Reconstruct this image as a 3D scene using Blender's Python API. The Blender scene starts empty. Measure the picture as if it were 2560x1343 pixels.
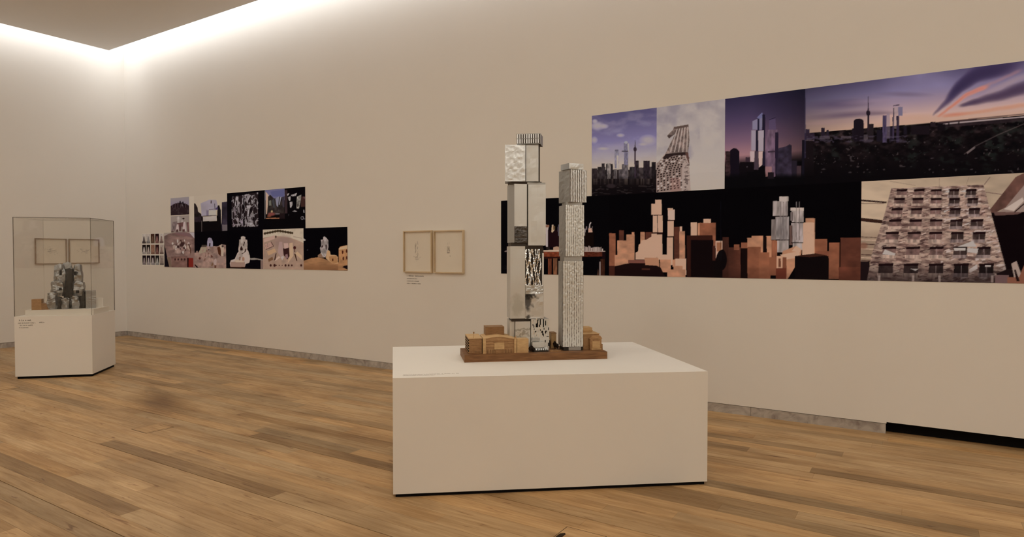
import bpy, math, random
import numpy as np
from mathutils import Vector, Matrix
R = math.radians
S = bpy.context.scene
COL = S.collection

# ------------------------------------------------------------------ camera, light, exposure
CAM = (12.81, -6.408, 1.55)
YAW, PITCH, FPX = R(32.5), R(1.25), 1610.0
cd = bpy.data.cameras.new('camera'); cam = bpy.data.objects.new('camera', cd); COL.objects.link(cam)
cd.sensor_fit = 'HORIZONTAL'; cd.sensor_width = 36.0; cd.lens = FPX / 2560 * 36.0
cd.clip_start = 0.05; cd.clip_end = 100
cam.location = CAM; cam.rotation_euler = (R(90) - PITCH, 0, YAW)
S.camera = cam
w = bpy.data.worlds.new('world'); S.world = w; w.use_nodes = True
w.node_tree.nodes['Background'].inputs[0].default_value = (0.02, 0.018, 0.015, 1)
w.node_tree.nodes['Background'].inputs[1].default_value = 0.3
S.view_settings.view_transform = 'Standard'; S.view_settings.look = 'None'
S.view_settings.exposure = 0.0; S.view_settings.gamma = 1.0
S.view_settings.use_curve_mapping = False
SLOT_COLOR = (1.0, 0.985, 0.975); SLOT_POWER = 3.2        # luminous slot round the ceiling
DOWN_COLOR = (1.0, 0.92, 0.79); DOWN_POWER = 79.0       # unseen warm ceiling lamps, added as general fill
S.cycles.use_denoising = True
S.cycles.max_bounces = 10; S.cycles.diffuse_bounces = 6; S.cycles.transparent_max_bounces = 16

# ------------------------------------------------------------------ helpers
def lin(c):
    c = np.asarray(c, float) / 255.0
    return np.where(c <= 0.04045, c / 12.92, ((c + 0.055) / 1.055) ** 2.4)

def tag(o, label=None, cat=None, group=None, kind=None):
    if label: o['label'] = label
    if cat: o['category'] = cat
    if group: o['group'] = group
    if kind: o['kind'] = kind
    return o

def empty(name, loc, rz=0.0, label=None, cat=None, group=None):
    o = bpy.data.objects.new(name, None); COL.objects.link(o)
    o.location = loc; o.rotation_euler = (0, 0, rz); o.empty_display_size = 0.1
    return tag(o, label, cat, group)

class MB:
    def __init__(s): s.v = []; s.f = []
    def add(s, vs, fs):
        n = len(s.v); s.v += [tuple(p) for p in vs]; s.f += [tuple(i + n for i in f) for f in fs]; return s
    def box(s, x0, x1, y0, y1, z0, z1):
        return s.add([(x0,y0,z0),(x1,y0,z0),(x1,y1,z0),(x0,y1,z0),(x0,y0,z1),(x1,y0,z1),(x1,y1,z1),(x0,y1,z1)],
                     [(0,3,2,1),(4,5,6,7),(0,1,5,4),(1,2,6,5),(2,3,7,6),(3,0,4,7)])
    def rbox(s, x0, x1, y0, y1, z0, z1, rz=0.0, taper=0.0, shear=(0,0)):
        cx, cy = (x0+x1)/2, (y0+y1)/2; c, q = math.cos(rz), math.sin(rz); vs = []
        for z, k, sh in ((z0, 1.0, 0.0), (z1, 1.0 - taper, 1.0)):
            for x, y in ((x0,y0),(x1,y0),(x1,y1),(x0,y1)):
                dx, dy = (x-cx)*k, (y-cy)*k
                vs.append((cx + dx*c - dy*q + shear[0]*sh, cy + dx*q + dy*c + shear[1]*sh, z))
        return s.add(vs, [(0,3,2,1),(4,5,6,7),(0,1,5,4),(1,2,6,5),(2,3,7,6),(3,0,4,7)])
    def prism(s, pts, z0, z1):
        n = len(pts)
        return s.add([(x,y,z0) for x,y in pts] + [(x,y,z1) for x,y in pts],
                     [tuple(range(n-1,-1,-1)), tuple(range(n, 2*n))] + [(i,(i+1)%n,n+(i+1)%n,n+i) for i in range(n)])
    def prism_y(s, pts, y0, y1):      # polygon in x,z pushed along y
        n = len(pts)
        return s.add([(x,y0,z) for x,z in pts] + [(x,y1,z) for x,z in pts],
                     [tuple(range(n)), tuple(range(2*n-1, n-1, -1))] + [(i,n+i,n+(i+1)%n,(i+1)%n) for i in range(n)])
    def tube(s, p, q, r, n=6):
        p, q = Vector(p), Vector(q); d = (q-p).normalized()
        a = d.orthogonal().normalized(); b = d.cross(a); vs = []
        for c in (p, q):
            vs += [tuple(c + (a*math.cos(2*math.pi*i/n) + b*math.sin(2*math.pi*i/n))*r) for i in range(n)]
        return s.add(vs, [tuple(range(n-1,-1,-1)), tuple(range(n,2*n))] + [(i,(i+1)%n,n+(i+1)%n,n+i) for i in range(n)])
    def build(s, name, mat, parent=None, loc=None, rz=0.0, smooth=False):
        me = bpy.data.meshes.new(name); me.from_pydata(s.v, [], s.f); me.update()
        if mat: me.materials.append(mat)
        if smooth: me.polygons.foreach_set('use_smooth', [True]*len(me.polygons))
        o = bpy.data.objects.new(name, me); COL.objects.link(o)
        if parent: o.parent = parent
        if loc: o.location = loc
        o.rotation_euler = (0, 0, rz)
        return o

def struct(o): o['kind'] = 'structure'; return o

# ------------------------------------------------------------------ materials
def mat(name, base=(.8,.8,.8), rough=.6, metal=0.0, spec=.3):
    m = bpy.data.materials.new(name); m.use_nodes = True
    b = m.node_tree.nodes['Principled BSDF']
    b.inputs['Base Color'].default_value = (*base, 1); b.inputs['Roughness'].default_value = rough
    b.inputs['Metallic'].default_value = metal; b.inputs['Specular IOR Level'].default_value = spec
    return m
def nodes(m): return m.node_tree.nodes, m.node_tree.links, m.node_tree.nodes['Principled BSDF']
def N(m, t, **kw):
    n = m.node_tree.nodes.new(t)
    for k, v in kw.items():
        if k in n.inputs.keys(): n.inputs[k].default_value = v
        else: setattr(n, k, v)
    return n
def ramp(m, fac, stops):
    r = m.node_tree.nodes.new('ShaderNodeValToRGB')
    while len(r.color_ramp.elements) < len(stops): r.color_ramp.elements.new(.5)
    for e, (p, c) in zip(r.color_ramp.elements, stops): e.position = p; e.color = (*c, 1)
    m.node_tree.links.new(fac, r.inputs[0]); return r
def coords(m, which='Object', scale=(1,1,1)):
    tc = N(m, 'ShaderNodeTexCoord'); mp = N(m, 'ShaderNodeMapping'); mp.inputs['Scale'].default_value = scale
    m.node_tree.links.new(tc.outputs[which], mp.inputs[0]); return mp.outputs[0]
def worldpos(m, scale=(1,1,1)):
    g = N(m, 'ShaderNodeNewGeometry'); mp = N(m, 'ShaderNodeMapping'); mp.inputs['Scale'].default_value = scale
    m.node_tree.links.new(g.outputs['Position'], mp.inputs[0]); return mp.outputs[0]
def noise(m, vec, scale, detail=4, rough=.55, dist=0.0):
    n = N(m, 'ShaderNodeTexNoise', Scale=scale, Detail=detail, Roughness=rough, Distortion=dist)
    m.node_tree.links.new(vec, n.inputs['Vector']); return n
def bump(m, fac, strength, dist):
    b = N(m, 'ShaderNodeBump', Strength=strength, Distance=dist)
    m.node_tree.links.new(fac, b.inputs['Height'])
    m.node_tree.links.new(b.outputs[0], m.node_tree.nodes['Principled BSDF'].inputs['Normal'])
def tint(m, stops, scale, mapscale=(1,1,1), detail=4, which='world', bstr=0, bdist=.001):
    vec = worldpos(m, mapscale) if which == 'world' else coords(m, 'Object', mapscale)
    n = noise(m, vec, scale, detail); r = ramp(m, n.outputs[0], stops)
    m.node_tree.links.new(r.outputs[0], m.node_tree.nodes['Principled BSDF'].inputs['Base Color'])
    if bstr: bump(m, n.outputs[0], bstr, bdist)
    return m
def sc(c, k): return tuple(x*k for x in c)

WALL_ALB = (.80, .77, .72)
M = {}
M['wall'] = tint(mat('wall_paint', WALL_ALB, .75, spec=.2), [(.3, sc(WALL_ALB,.985)), (.7, sc(WALL_ALB,1.015))], .7)
M['ceiling'] = tint(mat('ceiling_paint', (.82,.815,.80), .8, spec=.2), [(.3, (.81,.805,.79)), (.7, (.83,.825,.81))], .5)
M['plinth'] = tint(mat('plinth_paint', (.80,.765,.70), .55, spec=.3), [(.3, (.785,.75,.69)), (.7, (.81,.775,.71))], 1.5)
M['black'] = mat('black_paint', (.006,.005,.005), .8, spec=.1)
M['subfloor'] = mat('subfloor', (.03,.018,.01), .9, spec=.1)
M['paper'] = tint(mat('paper', (.88,.83,.73), .8, spec=.2), [(.3,(.86,.81,.71)),(.7,(.90,.85,.75))], 6)
M['pencil'] = mat('pencil', (.44,.39,.35), .8, spec=.1)
M['ink'] = mat('vinyl_letter', (.07,.055,.045), .7, spec=.2)
M['grey_ink'] = mat('grey_vinyl_letter', (.42,.36,.31), .7, spec=.2)
M['oak'] = tint(mat('frame_oak', (.52,.38,.22), .5), [(.3,(.58,.45,.28)),(.7,(.68,.54,.36))], 8, (1,1,1))
M['dark_oak'] = tint(mat('frame_dark_oak', (.30,.21,.14), .5), [(.3,(.26,.18,.12)),(.7,(.36,.26,.18))], 8)
M['white_sheet'] = mat('white_sheet', (.88,.86,.82), .7, spec=.2)
# marble skirting
m = mat('marble', (.45,.40,.36), .35, spec=.4); v = worldpos(m)
n1 = noise(m, v, 7, 6, .6, 1.2); r1 = ramp(m, n1.outputs[0], [(.3,(.24,.20,.18)),(.5,(.42,.38,.34)),(.7,(.55,.51,.46))])
m.node_tree.links.new(r1.outputs[0], m.node_tree.nodes['Principled BSDF'].inputs['Base Color']); M['marble'] = m
# floor boards: tone is a colour attribute per board; grain runs along x
m = mat('floor_board', (.4,.25,.12), .42, spec=.22); nd, lk, bs = nodes(m)
g1 = noise(m, worldpos(m, (.9, 16, 1)), 2.2, 7, .62, .6)
g2 = noise(m, worldpos(m, (3.0, 60, 1)), 2.0, 4, .6, .3)
g3 = noise(m, worldpos(m, (1.1, 3.2, 1)), 1.3, 3, .5, .4)
r1 = ramp(m, g1.outputs[0], [(.22,(.31,.180,.074)),(.45,(.425,.274,.130)),(.60,(.475,.315,.156)),(.80,(.55,.375,.20))])
r2 = ramp(m, g2.outputs[0], [(.30,(.88,.86,.84)),(.6,(1.03,1.03,1.02))])
r3 = ramp(m, g3.outputs[0], [(.30,(.72,.66,.60)),(.55,(1.02,1.0,1.0)),(.8,(1.10,1.08,1.08))])
g4 = noise(m, worldpos(m, (1.6, 11, 1)), 2.6, 3, .5, .8)
r4 = ramp(m, g4.outputs[0], [(.63,(1,1,1)),(.72,(.60,.50,.42)),(.80,(.42,.32,.25))])
at = N(m, 'ShaderNodeAttribute'); at.attribute_name = 'tone'
def mul(m, a, b):
    x = N(m, 'ShaderNodeMix', data_type='RGBA', blend_type='MULTIPLY'); x.inputs[0].default_value = 1
    m.node_tree.links.new(a, x.inputs[6]); m.node_tree.links.new(b, x.inputs[7]); return x.outputs[2]
col = mul(m, mul(m, mul(m, r1.outputs[0], r2.outputs[0]), mul(m, r3.outputs[0], r4.outputs[0])), at.outputs[0])
# soft dark patch on the boards in the middle of the room
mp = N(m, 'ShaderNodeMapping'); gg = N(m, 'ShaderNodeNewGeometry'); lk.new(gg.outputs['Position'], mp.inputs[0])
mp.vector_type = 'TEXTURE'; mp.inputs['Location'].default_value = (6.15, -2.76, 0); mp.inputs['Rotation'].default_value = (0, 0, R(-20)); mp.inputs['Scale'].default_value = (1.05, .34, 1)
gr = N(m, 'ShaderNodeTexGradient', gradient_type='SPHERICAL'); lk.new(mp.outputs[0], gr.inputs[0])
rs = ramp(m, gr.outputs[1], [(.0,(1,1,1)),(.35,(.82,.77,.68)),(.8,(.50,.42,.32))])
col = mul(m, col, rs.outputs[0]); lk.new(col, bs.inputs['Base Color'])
rr = ramp(m, g1.outputs[0], [(.3,(.52,)*3),(.7,(.36,)*3)]); lk.new(rr.outputs[0], bs.inputs['Roughness'])
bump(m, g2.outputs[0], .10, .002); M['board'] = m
# model woods
def wood(name, a, b, scale=(4,4,40), s=4, rough=.55, bs=.15):
    return tint(mat(name, a, rough), [(.3,a),(.7,b)], s, scale, 5, 'obj', bs, .001)
M['base_wood'] = wood('walnut_base', (.12,.052,.018), (.28,.135,.055), (2,6,30))
M['brown_wood'] = wood('brown_wood', (.25,.128,.052), (.39,.22,.097), (6,6,20), 5)
M['mid_wood'] = wood('cherry_wood', (.34,.186,.080), (.46,.275,.128), (6,6,16), 5)
M['pale_wood'] = wood('pale_wood', (.50,.315,.145), (.62,.41,.20), (5,5,14), 5)
M['dark_wood'] = wood('dark_wood', (.22,.12,.052), (.33,.185,.085), (6,6,20), 5)
# metals
def metal(name, base, rough, bstr=0, bscale=20, stretch=(1,1,1), bdist=.004):
    m = mat(name, base, rough, 1.0, .5)
    if bstr:
        n = noise(m, coords(m, 'Object', stretch), bscale, 4, .55, .3); bump(m, n.outputs[0], bstr, bdist)
    return m
M['sheet'] = metal('satin_metal_sheet', (.72,.735,.725), .40, .08, 9, (1,1,3), .002)
M['foil'] = metal('crumpled_foil', (.84,.88,.90), .28, .30, 30, (1,1,1), .002)
M['mirror'] = metal('creased_metal', (.56,.58,.58), .28, .25, 12, (1,1,3), .004)
M['tarnish'] = metal('tarnished_metal', (.115,.108,.104), .38, .35, 10, (1,1,4), .004)  # dark floor reflection put into the colour of the creased band
M['fin'] = metal('bright_fin_metal', (.90,.945,.97), .26, .2, 60, (1,1,1), .001)
M['rib'] = metal('rib_metal', (.76,.79,.79), .40, .3, 50, (1,1,1), .001)
M['dull'] = metal('dull_metal', (.47,.47,.455), .55, .3, 24, (1,1,3), .003)
M['side'] = metal('side_skin_metal', (.58,.58,.56), .60, .25, 24, (1,1,3), .003)
def blotched(name, base, dark, spots):
    m = metal(name, base, .36, .10, 9, (1,1,3), .003); prev = None
    nz = noise(m, coords(m, 'Object', (1,1,1)), 22, 4)
    for (x, z, rx, rz_) in spots:
        tc = N(m, 'ShaderNodeTexCoord'); ad = N(m, 'ShaderNodeVectorMath', operation='MULTIPLY_ADD'); ad.inputs[1].default_value = (.09,0,.11); ad.inputs[2].default_value = (-.045,0,-.055)
        m.node_tree.links.new(nz.outputs['Color'], ad.inputs[0]); a2 = N(m, 'ShaderNodeVectorMath', operation='ADD'); m.node_tree.links.new(tc.outputs['Object'], a2.inputs[0]); m.node_tree.links.new(ad.outputs[0], a2.inputs[1])
        mp = N(m, 'ShaderNodeMapping', vector_type='TEXTURE'); mp.inputs['Location'].default_value = (x, 0, z); mp.inputs['Scale'].default_value = (rx, 99, rz_)
        m.node_tree.links.new(a2.outputs[0], mp.inputs[0]); g = N(m, 'ShaderNodeTexGradient', gradient_type='SPHERICAL'); m.node_tree.links.new(mp.outputs[0], g.inputs[0])
        r = ramp(m, g.outputs[1], [(.0,(1,1,1)),(.5,dark)])
        prev = r.outputs[0] if prev is None else mul(m, prev, r.outputs[0])
    bc = N(m, 'ShaderNodeRGB'); bc.outputs[0].default_value = (*base, 1)
    m.node_tree.links.new(mul(m, bc.outputs[0], prev), m.node_tree.nodes['Principled BSDF'].inputs['Base Color']); return m
M['tarnished_sheet'] = blotched('tarnished_sheet', (.70,.71,.70), (.20,.20,.205), [(.494,.425,.042,.080),(.520,.470,.060,.030),(.500,.315,.035,.025),(.56,.515,.075,.022)])  # dark reflection painted as soft spots in the sheet colour
M['stained_sheet'] = blotched('stained_sheet', (.72,.735,.725), (.80,.80,.77), [(.41,.40,.06,.10)])  # faint reflected darkening painted low on the sheet
M['streaked_sheet'] = blotched('streaked_sheet', (.72,.735,.725), (.62,.61,.58), [(.455,.206,.09,.012),(.45,.180,.08,.010)])
M['groove'] = mat('brown_groove', (.17,.135,.108), .6, .4, .3)
M['gap'] = mat('dark_recess_metal', (.060,.048,.040), .6, .3, .3)
M['grey'] = metal('grey_crumpled_metal', (.36,.37,.38), .36, .8, 10, (1,1,1), .025)
M['dark_metal'] = mat('dark_metal', (.05,.045,.04), .5, .5, .3)
M['leaf'] = mat('dark_sponge_leaf', (.022,.014,.010), .9, spec=.1)
M['white_card'] = mat('white_card', (.80,.78,.74), .5)
# acrylic
def glass(name, tintc=(.97,.965,.95), strength=.9):
    m = bpy.data.materials.new(name); m.use_nodes = True; nt = m.node_tree
    nt.nodes.remove(nt.nodes['Principled BSDF']); out = nt.nodes['Material Output']
    t = nt.nodes.new('ShaderNodeBsdfTransparent'); t.inputs[0].default_value = (*tintc, 1)
    g = nt.nodes.new('ShaderNodeBsdfGlossy'); g.inputs['Roughness'].default_value = .02; g.inputs['Color'].default_value = (strength,)*3 + (1,)
    lw = nt.nodes.new('ShaderNodeLayerWeight'); lw.inputs[0].default_value = .5
    pw = nt.nodes.new('ShaderNodeMath'); pw.operation = 'POWER'; pw.inputs[1].default_value = 5.0; nt.links.new(lw.outputs['Facing'], pw.inputs[0])
    f = nt.nodes.new('ShaderNodeMath'); f.operation = 'MULTIPLY_ADD'; f.inputs[1].default_value = .5; f.inputs[2].default_value = .03; nt.links.new(pw.outputs[0], f.inputs[0])
    mx = nt.nodes.new('ShaderNodeMixShader')
    nt.links.new(f.outputs[0], mx.inputs[0]); nt.links.new(t.outputs[0], mx.inputs[1]); nt.links.new(g.outputs[0], mx.inputs[2])
    nt.links.new(mx.outputs[0], out.inputs[0]); return m
M['acrylic'] = glass('clear_acrylic')
M['picture_glass'] = glass('picture_glass', (.995,.99,.985), .5)
def edge(name, alpha):
    m = mat(name, (.14,.105,.08), .3, spec=.5); m.node_tree.nodes['Principled BSDF'].inputs['Alpha'].default_value = alpha; return m
M['acrylic_edge'] = edge('acrylic_edge', .62); M['acrylic_edge_soft'] = edge('acrylic_edge_soft', .30); M['acrylic_edge_faint'] = edge('acrylic_edge_faint', .05)
# lamp diffuser
m = bpy.data.materials.new('slot_diffuser'); m.use_nodes = True; nt = m.node_tree
nt.nodes.remove(nt.nodes['Principled BSDF']); e = nt.nodes.new('ShaderNodeEmission')
e.inputs[0].default_value = (*SLOT_COLOR, 1); e.inputs[1].default_value = SLOT_POWER
nt.links.new(e.outputs[0], nt.nodes['Material Output'].inputs[0]); M['diffuser'] = m
m = bpy.data.materials.new('lamp_disc'); m.use_nodes = True; nt = m.node_tree
nt.nodes.remove(nt.nodes['Principled BSDF']); e = nt.nodes.new('ShaderNodeEmission')
e.inputs[0].default_value = (*DOWN_COLOR, 1); e.inputs[1].default_value = DOWN_POWER
nt.links.new(e.outputs[0], nt.nodes['Material Output'].inputs[0]); M['lamp_disc'] = m
# printed sheets: colour attribute
m = mat('matte_print', (.5,.5,.5), .85, spec=.01)
at = N(m, 'ShaderNodeAttribute'); at.attribute_name = 'Col'
m.node_tree.links.new(at.outputs[0], m.node_tree.nodes['Principled BSDF'].inputs['Base Color']); M['print'] = m

# ------------------------------------------------------------------ the room
XR, YF, ZS, ZT, GAP = 19.5, -11.5, 5.2, 5.36, .5          # right wall, wall behind, soffit, slot lamp, slot width
wb = struct(MB().prism_y([(-.3,.088),(12.565,.088),(12.565,.101),(XR+.3,.101),(XR+.3,6.0),(-.3,6.0)], 0, .3).build('wall_back', M['wall']))
wl = struct(MB().box(-.3, 0, YF-.3, 0, .088, 6.0).build('wall_left', M['wall']))
wr = struct(MB().box(XR, XR+.3, YF-.3, 0, 0, 6.0).build('wall_right', M['wall']))
wf = struct(MB().box(0, XR, YF-.3, YF, 0, 6.0).build('wall_front', M['wall']))
struct(MB().box(-.29, XR+.29, .10, .29, -.02, .12).box(-.29, -.10, YF, .0, -.02, .12).build('trim_1', M['black']))
ceil = struct(MB().box(GAP, XR-GAP, YF+GAP, -GAP, ZS, ZT+.1).build('ceiling', M['ceiling']))
for i, (nm, b, lb) in enumerate((
        ('slot_light', (0, XR, -GAP, 0), 'white glowing light slot between ceiling and the long wall with photo prints'),
        ('slot_light', (0, GAP, YF, -GAP), 'white glowing light slot between ceiling and the short wall behind the glass case'),
        ('slot_light', (XR-GAP, XR, YF, -GAP), 'white glowing light slot over the far right end wall'),
        ('slot_light', (GAP, XR-GAP, YF, YF+GAP), 'white glowing light slot over the wall behind the viewer'))):
    x0, x1, y0, y1 = b
    e = empty(nm, ((x0+x1)/2, (y0+y1)/2, ZT), 0, lb, 'light', 'light slots round the ceiling')
    hx, hy = (x1-x0)/2-.006, (y1-y0)/2-.006
    MB().box(-hx, hx, -hy, hy, 0, .02).build('diffuser', M['diffuser'], e)
    MB().box(-hx, hx, -hy, hy, .03, .12).build('housing', M['ceiling'], e)

# warm round fill lamps, out of view, added to brighten the room
for j, y in enumerate((-3.4, -6.0, -8.6)):
    for i, x in enumerate((4.3, 7.0, 9.7, 12.4, 15.1, 17.8)):
        e = empty('downlight', (x, y, ZS), 0, 'round warm downlight in the ceiling, %s of the %s row from the long wall' % (('first','second','third','fourth','fifth','sixth')[i], ('near','middle','far')[j]), 'light', 'ceiling downlights')
        n = 20; ring = [(math.cos(2*math.pi*k/n), math.sin(2*math.pi*k/n)) for k in range(n)]
        MB().prism([(.15*a, .15*b) for a, b in ring], -.006, -.001).build('lamp_disc', M['lamp_disc'], e)
        b = MB(); vs = [(r*a, r*b, z) for r, z in ((.152,-.001),(.152,-.012),(.175,-.010),(.175,-.001)) for a, b in ring]
        b.add(vs, [(l*n+k, l*n+(k+1)%n, ((l+1)%4)*n+(k+1)%n, ((l+1)%4)*n+k) for l in range(4) for k in range(n)]).build('rim', M['ceiling'], e)

# floor: boards along x
PW = .1317
fl = struct(MB().box(-.3, XR, YF, .1, -.06, -.012).build('floor', M['subfloor']))
rng = random.Random(4)
def board_mesh(x0, x1, y0, y1, tone, name='plank'):
    me = bpy.data.meshes.new(name); b = MB().box(0, x1-x0, 0, y1-y0, -.02, 0)
    me.from_pydata(b.v, [], b.f); a = me.attributes.new('tone', 'FLOAT_COLOR', 'POINT')
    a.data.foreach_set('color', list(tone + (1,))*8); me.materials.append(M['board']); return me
def tone():
    k = rng.gauss(1.0, .09); k = max(.66, min(1.2, k))
    if rng.random() < .10: k *= .72
    h = rng.gauss(0, .03)
    return (k*(1+h), k, k*(1-h*1.5))
def in_view(x0, x1, y0, y1):
    for i in range(5):
        for y in (y0, y1):
            x = x0 + (x1-x0)*i/4; dx, dy = x-CAM[0], y-CAM[1]
            dp = -math.sin(YAW)*dx + math.cos(YAW)*dy; lt = math.cos(YAW)*dx + math.sin(YAW)*dy
            if dp > .5 and abs(lt/dp) < .84 and CAM[2]/dp*FPX < 730: return dp
    return None
special = {}      # darker boards seen in the room, (row, x0, x1): tone
rows = int((.14 - YF)/PW) + 1; y_top = -3.81 + PW*30   # seams fall on -3.81 + k*PW
boards = []
for r in range(0, 88):
    y1 = y_top - r*PW; y0 = y1 - PW
    if y0 > .09 or y1 < YF: continue
    bold = abs(((y0 + 3.81)/PW) % 6) < .01 or abs(((y0 + 3.81)/PW) % 6 - 6) < .01
    x = -.02 - rng.random()*1.6
    while x < XR:
        L = rng.uniform(1.1, 2.6); x1 = min(x+L, XR); xa = max(x, -.08)
        if x1 - xa > .05: boards.append((xa, x1, max(y0, YF), min(y1, .095), bold, tone()))
        x += L
vis = []
rest = []
for b in boards:
    d = in_view(b[0], b[1], b[2], b[3])
    (vis.append((d, b)) if d else rest.append(b))
vis.sort(key=lambda t: t[0])
rest += [b for d, b in vis[298:]]
# named dark boards
def is_dark(b):
    cy = (b[2]+b[3])/2; cx = (b[0]+b[1])/2
    return (abs(cy+4.40) < .07 and b[0] < 8.2 < b[1]) or (abs(cy+2.95) < .07 and b[0] < 9.0 < b[1]) or (abs(cy+3.75) < .07 and b[0] < 9.3 < b[1]) \
        or (abs(cy+1.35) < .07 and b[0] < 12.7 < b[1]) or (abs(cy+2.45) < .07 and b[0] < 11.6 < b[1])
for d, b in vis[:298]:
    x0, x1, y0, y1, bold, tn = b
    if is_dark(b): tn = sc((1.0,.95,.88), .62)
    me = board_mesh(x0+.0004, x1-.0004, y0+(.0045 if bold else .0009), y1-.0006, tn)
    o = bpy.data.objects.new('plank', me); COL.objects.link(o); o.parent = fl; o.location = (x0+.0004, y0+(.0045 if bold else .0009), 0)
me = bpy.data.meshes.new('plank_field'); b_ = MB(); tones = []
for x0, x1, y0, y1, bold, tn in rest:
    b_.box(x0+.0004, x1-.0004, y0+(.0045 if bold else .0009), y1-.0006, -.02, 0); tones += list(tn+(1,))*8
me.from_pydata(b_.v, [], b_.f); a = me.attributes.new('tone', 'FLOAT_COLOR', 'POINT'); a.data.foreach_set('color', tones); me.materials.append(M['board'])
o = bpy.data.objects.new('plank_field', me); COL.objects.link(o); o.parent = fl; o['kind'] = 'stuff'

# marble skirting in pieces, set just behind the wall face
bb = struct(MB().box(0, 12.56, .030, .05, 0, .085).build('baseboard_back', M['marble']))
xs = [0, 1.05, 2.353, 3.725, 5.0, 6.3, 7.65, 9.0, 10.3, 11.44, 12.56]
for a_, b_ in zip(xs, xs[1:]): MB().box(.0015, b_-a_-.0015, 0, .028, 0, .0835).build('stone_piece', M['marble'], bb, (a_, .002, 0))
bl = struct(MB().box(-.05, -.030, YF, 0, 0, .085).build('baseboard_left', M['marble']))
ys = [0, -1.2, -2.5, -3.8, -5.1, -6.4, -7.7, -9.0, -10.3, YF]
for a_, b_ in zip(ys, ys[1:]): MB().box(-.028, 0, b_-a_+.0015, -.0015, 0, .0835).build('stone_piece', M['marble'], bl, (-.002, a_, 0))

# floor boxes with wooden lids
def hatch(x, y, label, notch=False):
    e = empty('floor_hatch', (x, y, 0), 0, label, 'floor hatch', 'square floor hatches')
    q = MB(); sz, t = .245, .004
    for a in ((0,sz,0,t),(0,sz,sz-t,sz),(0,t,t,sz-t),(sz-t,sz,t,sz-t)): q.box(*a, .0001, .0012)
    q.build('rim', M['subfloor'], e)
    me = board_mesh(0, sz-2*t, 0, sz-2*t, (1.08,1.05,1.0), 'lid'); o = bpy.data.objects.new('lid', me); COL.objects.link(o)
    o.parent = e; o.location = (t, t, .0014); o.scale = (1,1,.06)
    if notch: MB().prism([(0,0),(.032,0),(.032,.058),(.022,.07),(0,.05)], 0, .001).build('cable_notch', M['subfloor'], e, (.010, .09, .0016))
hatch(6.915, -3.435, 'square wooden floor hatch beside the dark smudge on the boards')
hatch(11.122, -3.42, 'square wooden floor hatch with dark cable notch in front of the big white plinth', True)
hatch(3.73, -3.435, 'square wooden floor hatch in front of the small glass case plinth')

# ------------------------------------------------------------------ printed wall sheets
def rtab(seed): return np.random.RandomState(seed).rand(256, 256)
TABS = {}
def vn(u, v, seed=0):
    if seed not in TABS: TABS[seed] = rtab(seed)
    t = TABS[seed]; iu = np.floor(u).astype(int); iv = np.floor(v).astype(int); fu = u-iu; fv = v-iv
    fu = fu*fu*(3-2*fu); fv = fv*fv*(3-2*fv)
    g = lambda a, b: t[a % 256, b % 256]
    return (g(iu,iv)*(1-fu)+g(iu+1,iv)*fu)*(1-fv) + (g(iu,iv+1)*(1-fu)+g(iu+1,iv+1)*fu)*fv
def fbm(u, v, seed=0, o=4):
    s = 0; a = 1; t = 0
    for i in range(o): s = s + a*vn(u*2**i, v*2**i, seed+i); t += a; a *= .5
    return s/t
WALL_SEEN = lin((174,154,129))
def ink(c):      # printed colour -> reflectance under the gallery light
    r = lin(c)/WALL_SEEN*np.array(WALL_ALB); r = r/np.maximum(1, r.max(-1, keepdims=True)/.88)
    return np.maximum(r, .0006)
fv_ = Vector((-math.sin(YAW)*math.cos(PITCH), math.cos(YAW)*math.cos(PITCH), -math.sin(PITCH)))
rv_ = Vector((math.cos(YAW), math.sin(YAW), 0)); uv_ = rv_.cross(fv_)
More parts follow.
